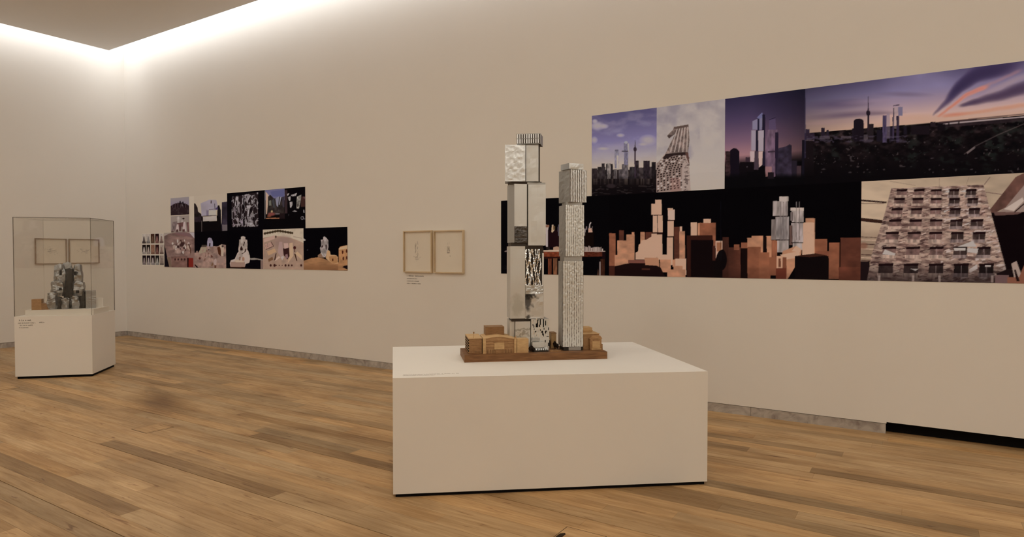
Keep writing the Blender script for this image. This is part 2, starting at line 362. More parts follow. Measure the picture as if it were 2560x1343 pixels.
class Sheet:
    """A flat print on the long wall; drawn on its own grid of points in the units of a survey sketch of the wall."""
    def __init__(s, x0, x1, z0, z1, cell):
        s.b = (x0, x1, z0, z1); s.nx = max(2, int(round((x1-x0)/cell))+1); s.nz = max(2, int(round((z1-z0)/cell))+1)
        X, Z = np.meshgrid(np.linspace(x0, x1, s.nx), np.linspace(z0, z1, s.nz)); s.gx, s.gz = X.ravel(), Z.ravel(); o = cell*.27
        s.X = np.concatenate([s.gx+a for a in (-o, o, -o, o)]); s.Z = np.concatenate([s.gz+a for a in (-o, -o, o, o)])   # four samples per point
        d = np.stack([s.X-CAM[0], np.full_like(s.X, -CAM[1]), s.Z-CAM[2]], 1)
        dp = d @ np.array(fv_); s.U = 1280 + FPX*(d @ np.array(rv_))/dp; s.V = 671.5 - FPX*(d @ np.array(uv_))/dp
        s.w = (s.X-x0)/(x1-x0); s.h = (s.Z-z0)/(z1-z0)
        s.C = np.zeros((len(s.X), 3)); s.u, s.v = s.U, s.V
    def zoom(s, ox, oy, k): s.u = (s.U-ox)/k; s.v = (s.V-oy)/k; return s
    def put(s, mask, c, a=1.0):
        if callable(c): c = c(s.u[mask], s.v[mask])
        c = np.asarray(c, float)
        if isinstance(a, np.ndarray): a = a[mask][:, None]
        s.C[mask] = s.C[mask]*(1-a) + c*a
    def fill(s, c, a=1.0): s.put(np.ones(len(s.X), bool), c, a); return s
    def vgrad(s, stops, a=1.0):
        hs = [q[0] for q in stops]; cs = np.array([q[1] for q in stops], float)
        s.C = s.C*(1-a) + a*np.stack([np.interp(s.h, hs, cs[:, i]) for i in range(3)], 1); return s
    def inpoly(s, pts):
        p = np.array(pts, float); u, v = s.u, s.v
        bb = (u >= p[:,0].min()) & (u <= p[:,0].max()) & (v >= p[:,1].min()) & (v <= p[:,1].max())
        idx = np.nonzero(bb)[0]; r = np.zeros(len(u), bool)
        if not len(idx): return r
        uu, vv = u[idx], v[idx]; ins = np.zeros(len(idx), bool); n = len(p)
        for i in range(n):
            x1, y1 = p[i]; x2, y2 = p[(i+1) % n]
            c = (y1 > vv) != (y2 > vv)
            if y1 != y2: ins ^= c & (uu < (x2-x1)*(vv-y1)/(y2-y1)+x1)
        r[idx] = ins; return r
    def poly(s, pts, c, a=1.0): s.put(s.inpoly(pts), c, a); return s
    def rect(s, u0, v0, u1, v1, c, a=1.0): return s.poly([(u0,v0),(u1,v0),(u1,v1),(u0,v1)], c, a)
    def ell(s, cu, cv, ru, rv, c, a=1.0, soft=0.0, rot=0.0):
        du, dv = s.u-cu, s.v-cv; q, t = math.cos(rot), math.sin(rot); du, dv = du*q+dv*t, -du*t+dv*q
        d = np.sqrt((du/ru)**2 + (dv/rv)**2); m = d < 1
        al = np.clip((1-d)/max(soft, 1e-6), 0, 1)*a if soft else np.full(len(d), a)
        s.put(m, c, al); return s
    def line(s, pts, wd, c, a=1.0):
        for (x1, y1), (x2, y2) in zip(pts, pts[1:]):
            dx, dy = x2-x1, y2-y1; L = math.hypot(dx, dy) or 1
            ex, ey = -dy/L*wd/2, dx/L*wd/2
            s.poly([(x1+ex,y1+ey),(x2+ex,y2+ey),(x2-ex,y2-ey),(x1-ex,y1-ey)], c, a)
        return s
    def grain(s, fu, fv, amp, seed=3, o=3): s.C = s.C*(1 + amp*(fbm(s.u*fu, s.v*fv, seed, o)-.5)[:, None]*2); return s
    def speck(s, fu, fv, thr, c, seed, mask=None, a=1.0):
        m = fbm(s.u*fu, s.v*fv, seed, 2) > thr
        if mask is not None: m &= mask
        s.put(m, c, a); return s
    def make(s, name, label, cat='photo print', group=None, parent=None):
        x0, x1, z0, z1 = s.b; nx, nz = s.nx, s.nz
        me = bpy.data.meshes.new(name); co = np.zeros((nx*nz+4, 3)); cx, cz = (x0+x1)/2, (z0+z1)/2
        co[:nx*nz, 0] = s.gx-cx; co[:nx*nz, 2] = s.gz-cz; co[:nx*nz, 1] = -.003
        co[nx*nz:] = [(x0-cx, -.0005, z0-cz), (x1-cx, -.0005, z0-cz), (x1-cx, -.0005, z1-cz), (x0-cx, -.0005, z1-cz)]
        i = np.arange(nx*nz).reshape(nz, nx)
        q = np.stack([i[:-1,:-1], i[:-1,1:], i[1:,1:], i[1:,:-1]], -1).reshape(-1, 4)
        c0, c1, c2, c3 = i[0,0], i[0,-1], i[-1,-1], i[-1,0]; k = nx*nz
        q = np.vstack([q, [(c0,k,k+1,c1), (c1,k+1,k+2,c2), (c2,k+2,k+3,c3), (c3,k+3,k,c0), (k,k+3,k+2,k+1)]])
        me.vertices.add(len(co)); me.vertices.foreach_set('co', co.ravel())
        me.loops.add(q.size); me.loops.foreach_set('vertex_index', q.ravel().astype(np.int32))
        me.polygons.add(len(q)); me.polygons.foreach_set('loop_start', np.arange(0, q.size, 4, dtype=np.int32))
        me.polygons.foreach_set('loop_total', np.full(len(q), 4, dtype=np.int32)); me.update(calc_edges=True)
        at = me.attributes.new('Col', 'FLOAT_COLOR', 'POINT'); c = np.ones((len(co), 4)); c[:k, :3] = ink(np.clip(s.C, 0, 255)).reshape(4, k, 3).mean(0); c[k:, :3] = .3
        at.data.foreach_set('color', c.ravel()); me.materials.append(M['print'])
        o = bpy.data.objects.new(name, me); COL.objects.link(o); o.location = (cx, 0, cz)
        if parent: o.parent = parent; o.location = (cx-parent.location.x, -.0012, cz-parent.location.z)
        else: tag(o, label, cat, group)
        return o
def noisy(c, seed, fu, fv, amp):
    c = np.asarray(c, float)
    return lambda u, v: np.clip(c*(1+amp*(fbm(u*fu, v*fv, seed, 3)-.5)[:, None]*2), 0, 255)

ZA, ZB, ZM = 1.322, 2.188, 3.058
CR, CL = .0048, .0065
G1, G2 = 'photo prints of the large mural', 'photo prints of the small mural'
PX = [9.760, 10.492, 11.180, 11.892, 14.4]
def random_towers(s, lo, hi, top, bot, n, cols, seed, wmin, wmax):
    q = random.Random(seed)
    for i in range(n):
        u = q.uniform(lo, hi); ww = q.uniform(wmin, wmax); t = top + q.random()**1.5*(bot-top)*.6
        s.rect(u, t, u+ww, bot, q.choice(cols))

# --- skyline under blue sky
s = Sheet(PX[0], PX[1], ZB, ZM, CR).zoom(1470, 230, .21484)
s.vgrad([(0,(172,156,138)),(.36,(170,152,136)),(.48,(150,138,140)),(.66,(116,106,136)),(1,(78,70,98))])
cl = np.clip((fbm(s.u*.006, s.v*.011, 5, 5)-.50)*4, 0, 1)*.2*(s.h > .34); s.put(np.ones(len(s.X), bool), (186,172,166), cl)
for q in ((110,395,95,60),(190,400,60,34),(75,560,45,45),(80,340,40,30),(380,505,55,26),(180,660,80,22),(700,560,110,70),(640,610,60,22)):
    s.ell(*q, (188,172,164), .8, .7)
s.rect(0,905,800,1300,(34,26,24)); random_towers(s, 30, 760, 900, 1080, 60, ((58,46,42),(30,22,22),(76,62,54),(42,34,32),(22,16,16),(96,80,68)), 4, 8, 30)
for u0,u1,t,c in ((45,110,890,(40,32,32)),(112,205,872,(52,44,42)),(160,196,832,(46,38,38)),(212,290,838,(34,28,28)),(225,265,832,(120,108,100)),
    (300,340,900,(90,80,76)),(360,430,900,(70,62,60)),(395,470,840,(92,82,80)),(485,545,872,(44,38,38)),(545,592,800,(42,34,36)),(592,645,880,(60,50,48)),
    (645,720,802,(38,30,32)),(720,748,870,(56,46,44)),(742,790,815,(30,24,24))): s.rect(u0,t,u1,1010,noisy(c,3,.05,.03,.5))
s.rect(312,680,362,890,noisy((128,120,130),4,.2,.05,.3)); s.rect(336,740,358,890,(186,170,154)); s.rect(316,672,356,692,(96,88,100))
s.rect(420,592,468,850,noisy((106,98,112),4,.2,.05,.3)); s.ell(444,588,20,16,(214,206,204)); s.rect(462,600,478,690,(180,168,160)); s.rect(395,684,468,698,(62,54,62))
s.rect(541,640,558,1000,(58,44,52)); s.ell(549,668,19,26,(48,36,44)); s.poly([(543,650),(547,565),(551,565),(556,650)],(58,46,54))
s.vgrad([(0,(14,10,10)),(1,(14,10,10))], 0); s.put(s.v > 960, (14,9,10), np.clip((s.v-960)/170, 0, .93)); s.speck(.02,.07,.72,(60,50,46),21,s.v>1040,.5)
s.ell(270,1095,70,30,(46,36,36),.8,.4)
s.make('photo_print', 'printed photo of a city skyline with slim needle tower under blue cloudy sky', group=G1)

# --- tower seen from below on pale sky
s = Sheet(PX[1], PX[2], ZB, ZM, CR).zoom(1470, 230, .21484)
s.vgrad([(0,(170,154,138)),(.4,(168,154,142)),(1,(140,128,126))])
cl = np.clip((fbm(s.u*.005, s.v*.007, 15, 5)-.42)*3, 0, 1)*.55*(s.h > .2); s.put(np.ones(len(s.X), bool), (182,166,150), cl)
cl = np.clip((fbm(s.u*.006, s.v*.006, 25, 5)-.55)*4, 0, 1)*.5*(s.h > .35)*(s.u < 1300); s.put(np.ones(len(s.X), bool), (122,112,120), cl)
T = [(1000,408),(1170,378),(1182,560),(1165,705),(1196,1150),(1190,1250),(760,1250),(772,960),(800,840),(858,772),(905,712),(960,600),(1015,490),(945,543),(920,512),(990,440)]
s.poly(T, noisy((120,100,90),6,.03,.03,.5))
for i in range(9):
    a0, a1 = 1040+i*15, 960+i*24
    s.line([(a0,425-i*4),(a1,700)], 5 if i % 2 else 9, (72,58,54) if i % 2 else (168,150,136))
s.poly([(1000,408),(1170,378),(1170,405),(1005,436)],(84,66,58)); s.poly([(920,512),(950,500),(985,505),(945,543)],(66,52,48))
s.poly([(870,772),(905,722),(1130,700),(1168,704),(1168,735),(1000,742),(880,790)],(40,28,26))
low = s.inpoly([(800,830),(860,785),(1170,738),(1196,1150),(1190,1250),(760,1250),(772,960)])
s.put(low, (134,112,100)); q = random.Random(8)
for r in range(15):
    for c in range(9):
        t = (r+.3)/15; v = 770+t*400 - c*6; u = (860-95*min(1,t*2.2)) + c*(300/9+6*t) + q.uniform(-6,6)
        s.poly([(u,v),(u+24,v-4),(u+20,v+14),(u+2,v+16)], (36,24,22) if q.random() < .75 else (190,172,158))
s.poly([(1100,735),(1168,735),(1196,1150),(1090,1150)], (176,156,142), .55)
for i in range(40):
    v = 750+i*10; s.rect(1105+q.uniform(0,60), v, 1125+q.uniform(0,60), v+7, (60,42,40))
s.put(s.inpoly(T) & (s.u > 960) & (s.u < 1080) & (s.v > 1000), (150,104,92), .35)
s.poly([(1130,705),(1168,705),(1184,860),(1160,800)], (84,56,48))
s.make('photo_print', 'printed photo looking up a patterned tower against pale cloudy sky', group=G1)

# --- stacked towers at dusk
s = Sheet(PX[2], PX[3], ZB, ZM, CR).zoom(1470, 230, .21484)
s.vgrad([(0,(10,7,8)),(.24,(12,9,10)),(.36,(150,108,108)),(.52,(112,84,98)),(.75,(70,56,78)),(1,(42,36,56))])
s.C *= (1.0-.45*np.clip((s.w-.35)/.65, 0, 1)*(s.h > .2))[:, None]
s.put(s.v > 1000, (9,7,8)); s.put((s.v > 860), (10,8,9), np.clip((s.v-860)/130, 0, 1)*.95)
s.rect(1600,690,1680,1000,noisy((48,32,32),2,.03,.05,.6)); s.poly([(1655,1000),(1655,680),(1690,655),(1725,655),(1762,690),(1762,1000)],(20,14,20))
s.rect(1765,830,1850,1000,(14,10,12)); s.rect(1835,760,1885,900,(50,36,42)); s.rect(1770,815,1930,930,(16,11,13)); s.ell(1852,872,12,10,(96,84,84),.8,.8)
s.poly([(1915,340),(1975,312),(1975,440),(1912,440)],(120,110,126)); s.poly([(1992,300),(2030,300),(2026,440),(1992,440)],(112,104,120)); s.rect(1972,300,1994,460,(34,28,44))
s.poly([(1965,298),(2025,240),(2038,262),(2035,300),(1985,312)],(100,96,124)); s.rect(2028,262,2062,860,(30,24,36))
s.poly([(1902,446),(1955,446),(1950,682),(1898,682)],(142,128,134)); s.poly([(1982,452),(2046,446),(2042,690),(1980,690)],(152,136,138)); s.rect(1952,446,1982,700,(32,26,38))
s.poly([(1886,690),(1942,690),(1934,812),(1890,812)],(176,150,144)); s.poly([(1984,698),(2034,694),(2026,850),(1990,880)],(190,158,146)); s.poly([(1940,690),(1984,690),(1984,905),(1932,905)],(64,50,56))
s.poly([(2095,440),(2205,440),(2182,690),(2182,985),(2095,985),(2062,930),(2062,700)],noisy((96,74,86),8,.02,.01,.45)); s.rect(2178,470,2216,960,(34,26,38))
s.poly([(2110,310),(2180,290),(2190,440),(2105,440)],(82,68,92),.6); s.poly([(2105,318),(2185,290),(2180,306),(2112,328)],(40,32,48)); s.poly([(2090,688),(2180,684),(2180,700),(2095,706)],(48,36,44))
s.rect(2066,870,2140,985,(150,106,98),.7); s.rect(2092,935,2165,1010,(26,19,22))
s.poly([(2216,655),(2310,632),(2345,608),(2370,620),(2370,1000),(2190,1000)],noisy((44,36,46),3,.02,.02,.4)); s.rect(2370,800,2432,1000,(34,27,34)); s.rect(2432,860,2480,1000,(110,80,84),.5)
s.poly([(2485,1000),(2490,560),(2530,560),(2535,440),(2600,430),(2600,1000)],(20,16,22))
s.put(s.v > 940, (9,7,8), np.clip((s.v-940)/50, 0, 1)*.9*((s.u < 2062) | (s.u > 2180)))
s.make('photo_print', 'printed photo of two stacked glass towers at purple dusk over a dark city', group=G1)

# --- sunset panorama
s = Sheet(PX[3], PX[4], ZB, ZM, CR).zoom(1980, 150, .24576)
hz = 745 - (s.u-150)*.083                              # horizon line
sk = np.clip((hz - s.v)/(hz - (300-(s.u)*.124)), 0, 1) # 0 horizon .. 1 top
cs = np.array([(206,166,140),(178,146,136),(146,124,134),(112,101,126),(80,70,94)], float)
s.C = np.stack([np.interp(sk, [0,.22,.45,.72,1], cs[:, i]) for i in range(3)], 1)
lf = np.clip(1-(s.u-130)/900, 0, 1)[:, None]; s.C = s.C*(1-.30*lf)
bl = np.clip(1-np.abs(s.u-1300)/420, 0, 1)*np.clip((sk-.45)*2, 0, 1); s.put(np.ones(len(s.X), bool), (136,124,150), bl*.6)
for cu, cv, ru, rv, rt, c, a in ((450,450,420,60,-.05,(72,58,80),.55),(560,560,480,42,-.08,(70,56,76),.55),(1150,350,330,34,.03,(92,78,98),.5),(330,640,320,30,-.05,(150,118,116),.4),
        (800,420,420,34,-.08,(150,124,134),.35),(900,545,300,26,-.04,(82,64,82),.4)): s.ell(cu,cv,ru,rv,c,a,.9,rt)
def along(p, wd, c, a, n=26, seed=1):      # soft cloud streak along a line, widths from wd[0] to wd[1]
    q = random.Random(seed)
    for i in range(n):
        t = i/(n-1)*(len(p)-1); k = min(int(t), len(p)-2); t -= k; f = i/(n-1)
        x = p[k][0]*(1-t)+p[k+1][0]*t; y = p[k][1]*(1-t)+p[k+1][1]*t; r = wd[0]*(1-f)+wd[1]*f
        rot = math.atan2(p[k+1][1]-p[k][1], p[k+1][0]-p[k][0])
        s.ell(x+q.uniform(-.1,.1)*r, y+q.uniform(-.15,.15)*r, r*2.2, r, c, a, .9, rot)
D1, D2, O1 = (58,46,72), (66,50,68), (212,124,96)
s.ell(2150,130,420,90,(126,106,124),.6,.9,-.25); s.ell(1500,250,200,110,(128,116,142),.5,.9)
along([(1440,555),(1600,400),(1720,250),(1900,130),(2200,60)], (16,120), D1, .36, 34, 2)
along([(1650,330),(1850,170),(2150,70)], (60,90), (52,42,66), .30, 16, 8)
along([(2000,330),(2300,190),(2700,60)], (34,60), (156,132,134), .35, 18, 3)
along([(1500,568),(1640,460),(1780,350),(1960,280)], (16,34), O1, .42, 26, 4)
along([(1760,380),(2000,250),(2300,120)], (22,26), (176,120,112), .30, 16, 9)
along([(1730,460),(1900,420),(2150,350),(2420,270),(2800,190)], (24,105), D2, .42, 36, 5)
along([(1560,575),(1900,530),(2300,465),(2800,400)], (20,40), (226,156,120), .42, 30, 6)
s.ell(1250,590,380,60,(204,160,134),.6,.9); s.ell(1650,555,200,26,(216,120,92),.5,.9,-.1)
low = s.v > hz
s.put(low, (15,10,11)); nn = fbm(s.u*.016, s.v*.026, 31, 5); dpt = np.clip((s.v-hz)/420, 0, 1)
s.put(low, (62,46,44), np.clip((nn-.48)*3.2, 0, 1)*(1-dpt)**1.2*.85); s.put(low, (7,6,7), np.clip((.46-nn)*4, 0, 1)*.8)
s.put(low & (nn > .5), (30,36,30), np.clip((fbm(s.u*.009, s.v*.012, 61, 3)-.5)*5, 0, 1)*.5)
s.speck(.04,.055,.83,(84,70,66),37,low & (s.v < hz+380),.6)
s.put(low & (s.u > 1480) & (s.v < hz+60), (46,34,36), .6); s.line([(1520,655),(1900,618),(2360,580),(2900,540)],11,(160,140,134)); s.line([(1500,632),(2000,585),(2900,500)],9,(88,62,58))
for u0,u1,t,b,c in ((140,180,705,800,(44,34,46)),(130,230,745,830,(40,30,40)),(298,334,690,780,(34,26,34)),(350,376,712,780,(36,28,36)),(610,650,695,810,(26,19,24)),(628,730,620,830,(24,17,22)),
        (862,915,712,830,(26,20,26)),(990,1034,688,820,(30,23,32)),(1135,1168,680,760,(26,20,26)),(1210,1400,670,760,(24,17,20)),(1408,1462,630,680,(34,24,26)),(1480,1560,650,720,(18,13,15)),(1588,1602,640,670,(24,18,18)),(1690,1704,630,660,(24,18,18))):
    s.rect(u0,t,u1,b,c)
s.ell(679,625,50,28,(24,17,22)); s.poly([(762,700),(775,650),(830,650),(830,830),(758,830)],(34,26,28))
s.rect(767,560,786,720,(40,28,34)); s.ell(776,540,22,28,(30,21,28)); s.poly([(769,520),(775,370),(778,370),(784,520)],(48,36,48))
s.rect(922,565,962,840,noisy((74,62,84),2,.05,.01,.4)); s.rect(962,545,996,800,(120,104,116),.55); s.rect(1022,580,1038,800,(56,46,62)); s.rect(1028,488,1040,580,(64,52,64)); s.rect(1038,480,1080,700,(150,128,124),.5)
s.rect(1062,570,1090,840,(46,36,50)); s.rect(1080,478,1126,568,(108,98,116)); s.poly([(1030,462),(1092,452),(1092,464),(1030,472)],(66,54,68))
s.speck(.02,.06,.60,(80,68,80),41,(s.u > 150) & (s.u < 1200) & (s.v > 770) & (s.v < 840),.5)
s.rect(280,775,385,806,(78,66,72),.7); s.rect(500,775,600,800,(90,76,80),.6); s.rect(730,760,770,812,(96,82,84),.6)
s.poly([(90,1180),(100,820),(215,805),(225,1180)],(22,15,16)); s.rect(100,812,225,822,(88,72,74),.8); s.line([(1750,960),(1860,880),(2100,760),(2360,650)],10,(92,76,70),.5)
s.line([(1780,950),(1860,888)],18,(140,120,112),.6)
s.put(s.v > 1010, (10,7,8), np.clip((s.v-1010)/190, 0, 1)*.93); s.speck(.03,.035,.83,(92,78,74),43,(s.v > 900) & (s.v < 1150),.5)
edge = s.u < 140; s.put(edge & (s.v < 1000), (44,38,54), .75); s.rect(0,1020,52,1180,(14,10,12)); s.put(edge & (s.v > 780) & (s.v < 1150) & (s.u > 40) & (s.u < 95), (92,70,78), .6)
s.make('photo_print', 'long panoramic photo print of city and needle tower under orange and violet sunset', group=G1)

# --- dark print: models on a table
s = Sheet(8.575, 9.968, ZA, ZB, CR).zoom(1240, 540, 300/2518); s.fill((7,5,6))
s.poly([(170,750),(230,710),(290,705),(320,740),(320,752)],(84,68,64)); s.ell(240,690,40,16,(44,36,38),.8,.6); s.ell(190,1080,60,50,(26,22,22),.9,.7); s.ell(180,1080,34,28,(8,6,7))
s.poly([(200,738),(1000,724),(1000,752),(180,752)],(120,100,90)); s.poly([(240,752),(1000,752),(1000,876),(300,860)],noisy((60,28,18),6,.02,.05,.4)); s.rect(360,870,440,1260,noisy((60,32,22),3,.03,.01,.4))
s.rect(480,360,600,726,(150,120,98)); s.rect(620,300,700,726,(176,146,120)); s.rect(720,420,860,726,(120,84,64))
s.poly([(960,720),(1360,712),(1380,752),(960,752)],(186,158,132)); s.poly([(985,752),(1380,750),(1380,860),(985,880)],noisy((104,48,28),2,.02,.05,.4)); s.rect(985,858,1400,900,(36,16,12))
s.poly([(1840,735),(2290,735),(2300,752),(1840,760)],(150,126,112)); s.poly([(1380,752),(2240,755),(2250,850),(1380,870)],noisy((72,32,20),4,.02,.05,.4)); s.rect(2230,755,2300,900,(24,10,12))
s.rect(1095,895,1170,1260,noisy((92,48,30),3,.03,.01,.4)); s.rect(1205,890,1285,1260,noisy((110,70,46),3,.03,.01,.4)); s.rect(2190,905,2285,1260,noisy((54,28,18),3,.03,.01,.4)); s.rect(2170,960,2200,1260,(120,102,92)); s.poly([(2120,1260),(2145,1100),(2165,1260)],(70,44,32))
s.poly([(1040,180),(1110,200),(1095,300),(1060,640),(1048,640)],(176,156,142)); s.rect(1058,290,1090,650,(182,164,154)); s.rect(1040,190,1120,240,(120,84,64)); s.poly([(1090,300),(1310,300),(1330,660),(1100,660)],(26,10,12))
s.poly([(1175,190),(1205,180),(1215,270),(1235,290),(1190,350),(1165,340)],(178,148,116)); s.rect(1205,210,1240,290,(90,66,40)); s.rect(1312,180,1338,420,(100,92,98)); s.rect(1290,230,1320,330,(64,52,56))
s.poly([(1205,660),(1270,640),(1320,650),(1340,712),(1205,712)],(160,124,98)); s.rect(1060,655,1130,712,(36,28,24))
s.rect(1850,270,1880,420,(150,134,122)); s.rect(1890,220,1915,290,(110,92,92)); s.rect(1940,260,2025,345,(190,148,124)); s.line([(1965,255),(1968,180),(1995,135)],24,(206,186,172)); s.line([(2005,300),(2028,220)],12,(110,94,90)); s.rect(1870,345,2050,640,(18,9,6))
q = random.Random(3)
for i in range(14): s.rect(1850+i*29, 630+q.uniform(0,40)*(1 if i < 12 else 1.6), 1850+i*29+q.uniform(16,28), 740, (176,154,138) if i % 3 else (140,120,108))
s.poly([(2370,370),(2510,370),(2518,1260),(2430,1260),(2400,520)],noisy((140,76,46),5,.03,.01,.35)); s.put((s.u > 2390) & (s.v > 1000), (30,12,12), .8)
s.make('photo_print', 'dark photo print of pale building models standing on a brown table', group=G1)

# --- dark print: pale wooden tower models
s = Sheet(9.968, 11.165, ZA, ZB, CR).zoom(1240, 470, 580/2560); s.fill((6,4,5))
W1, W2, W3, W4 = (200,158,128), (166,116,86), (126,76,53), (80,44,32)
def blk(u0,v0,u1,v1,c,sd=1): s.rect(u0,v0,u1,v1,noisy(c,sd,.012,.02,.18))
for b in ((1250,500,1320,960,W3),(1360,468,1412,600,W4),(1440,515,1530,800,W2),(1500,488,1528,780,W2),(1340,580,1480,830,W2),(1595,488,1642,700,W2),(1650,488,1720,620,W4),(1966,430,2030,860,W4),
        (2028,425,2054,520,W1),(2024,478,2086,860,W2),(2150,380,2218,560,W1),(2225,390,2260,540,W2),(2250,385,2424,640,W3),(2290,342,2370,388,W1),(2500,540,2620,900,(44,24,20))): blk(*b)
s.poly([(1540,790),(1540,715),(1570,700),(1575,628),(1600,610),(1605,580),(1660,572),(1720,535),(1740,560),(1720,790)],noisy(W1,3,.012,.02,.14))
for b in ((1715,175,1830,298,W1),(1758,130,1828,180,W1),(1732,306,1780,492,W1),(1786,304,1840,500,W1),(1716,505,1776,790,W1),(1776,515,1836,760,W1),(1898,240,1974,352,(214,178,154)),(1896,224,1954,246,W1),(1894,366,1962,534,W1),(1888,546,1954,850,W1)): blk(*b)
for b in ((1783,304,1787,500),(1718,490,1840,504),(1892,534,1962,546),(1715,296,1832,304),(1896,352,1974,364)): s.rect(*b, (46,20,16))
for b in ((1310,740,1470,860,W2),(1470,800,1660,860,W4),(1640,770,1800,870,W2),(1780,735,1950,790,W1),(1810,790,1930,930,W2),(1560,830,1780,900,W3),(1950,790,2040,870,W2),(1980,780,2100,960,W1),(1890,900,2090,990,W2),(1960,860,2060,920,W2)): blk(*b)
s.poly([(1290,870),(1420,840),(1650,800),(1820,880),(1870,990),(1290,990)],(24,11,10)); s.rect(1460,795,1650,830,(110,66,54)); s.poly([(1640,780),(1790,770),(1800,860),(1650,850)],W2); s.rect(1610,890,1700,905,(70,38,28))
s.poly([(2105,525),(2390,520),(2400,980),(2110,980)],(46,22,16)); s.rect(2150,575,2400,990,(16,8,8)); s.rect(2390,640,2424,800,(60,30,22))
s.rect(2425,585,2500,775,(196,156,130)); s.rect(2436,600,2490,700,(140,90,62)); s.ell(2500,790,70,110,(14,9,9)); s.rect(2400,800,2620,990,(14,8,8))
s.rect(1240,860,1310,990,(60,30,22)); s.rect(2480,150,2484,800,(18,16,20))
s.make('photo_print', 'dark photo print of pale wooden stacked tower models among wood blocks', group=G1)

# --- dark print: silver tower models
s = Sheet(11.165, 12.354, ZA, ZB, CR).zoom(1780, 430, 780/2560); s.fill((6,4,5))
for b in ((-20,415,30,880,W3),(85,535,138,880,(70,38,28)),(135,620,235,880,W4),(180,595,225,640,W3),(240,580,300,880,W3),(290,540,330,620,W2),(325,525,418,880,W2),(295,615,400,880,(120,72,50)),(445,525,485,700,W2),
        (385,660,480,880,(128,78,54)),(770,380,845,680,W2),(740,415,840,700,W1),(845,550,945,720,W3),(960,580,1045,880,W3),(850,650,960,880,(120,70,50)),(1055,540,1230,900,W4),(1040,780,1230,900,(92,50,36)),(470,560,530,850,W2)): blk(*b)
s.rect(418,530,450,660,(20,10,9)); s.rect(30,565,82,710,(196,150,116)); s.rect(42,580,76,660,(130,80,54)); s.ell(75,720,48,90,(14,8,8)); s.rect(240,625,292,880,(20,10,8))
SV = (150,134,124)
for b in ((552,202,628,240,(178,160,146)),(500,240,622,362,SV),(522,368,632,556,(140,126,118)),(488,390,525,556,(112,98,90)),(535,562,628,660,SV),(488,562,535,800,W3),(645,294,754,318,(186,166,150)),(655,318,752,412,SV),(645,330,665,400,(100,86,80)),(650,420,748,578,(146,130,122)),(636,440,660,600,(84,62,54)),(662,585,738,640,SV)): s.rect(*b[:4], noisy(b[4],5,.05,.01,.35))
for b in ((500,360,628,368),(522,555,632,562),(645,412,754,420),(650,577,748,584)): s.rect(*b, (30,20,18))
for u in (560,585,607,690,715): s.rect(u,245,u+5,560,(104,92,86))
s.poly([(580,650),(690,608),(735,640),(730,700),(620,880),(560,880)],noisy(W2,6,.01,.02,.15)); s.poly([(655,650),(690,606),(732,632),(720,660)],W1); s.poly([(560,680),(720,650),(720,700),(600,720)],W1)
s.rect(530,690,600,800,(186,142,112)); s.rect(545,710,565,780,(100,58,40)); s.rect(580,700,612,860,(110,64,44)); s.rect(525,790,610,880,(96,46,32)); s.rect(470,700,525,850,W3)
s.poly([(680,690),(850,668),(958,692),(958,890),(680,890)],(14,8,8)); s.poly([(680,690),(850,668),(950,686),(800,700)],(52,28,20))
s.put(s.v > 780, (20,9,8), np.clip((s.v-780)/140, 0, 1)*.35); s.put(s.u < 240, (8,5,6), np.clip((240-s.u)/200, 0, 1)*.35)
s.make('photo_print', 'dark photo print of two silver stacked tower models rising behind wood blocks', group=G1)

# --- facade close-up
s = Sheet(12.354, 14.4, ZA, ZB, CR).zoom(2140, 430, 420/1979)
s.fill((168,144,118)); s.C *= (1.08-.16*np.clip((s.u-70)/1500, 0, 1))[:, None]
s.put(s.v > 560, (128,104,84), np.clip((s.v-560)/400, 0, .9)); s.grain(.004,.012,.10,5)
for p, wd, c in (([(60,335),(360,360)],20,(44,26,22)),([(60,372),(330,372)],10,(120,96,78)),([(55,560),(330,590)],42,(48,28,22)),([(50,765),(250,775)],8,(70,46,40)),([(400,110),(700,160)],6,(136,112,92)),([(980,70),(985,180)],5,(130,106,88)),([(1330,60),(1300,150)],5,(130,106,88)),([(1580,60),(1510,150)],10,(110,86,74)),([(1530,240),(1760,270)],8,(96,70,62)),([(1820,290),(1850,320)],8,(70,48,44))): s.line(p, wd, c)
for i, v in enumerate((800,850,905,975,1010,1045)): s.line([(60,v),(240-i*10,v+6)], 12, (66,44,38) if i % 2 else (176,148,124))
s.rect(40,1055,160,1300,(26,16,16)); s.ell(90,870,60,50,(120,80,62),.8,.5)
TP = [(415,195),(700,185),(1500,148),(1590,480),(1700,880),(1768,1150),(1645,1200),(1660,1330),(120,1330),(190,960),(330,520)]
s.poly(TP, noisy((132,106,92),6,.012,.035,.42)); tw = s.inpoly(TP)
st = fbm(s.u*.008 + s.v*.004, s.v*.045 - s.u*.006, 12, 3); s.put(tw & (st > .60), (176,150,130), .7); s.put(tw & (st < .36), (80,56,50), .7)
st = fbm(s.u*.012, s.v*.05 + s.u*.010, 17, 3); s.put(tw & (st > .70) & (s.u > 1000), (206,186,172), .7); s.put(tw & (st < .30), (52,34,32), .7)
q = random.Random(12)
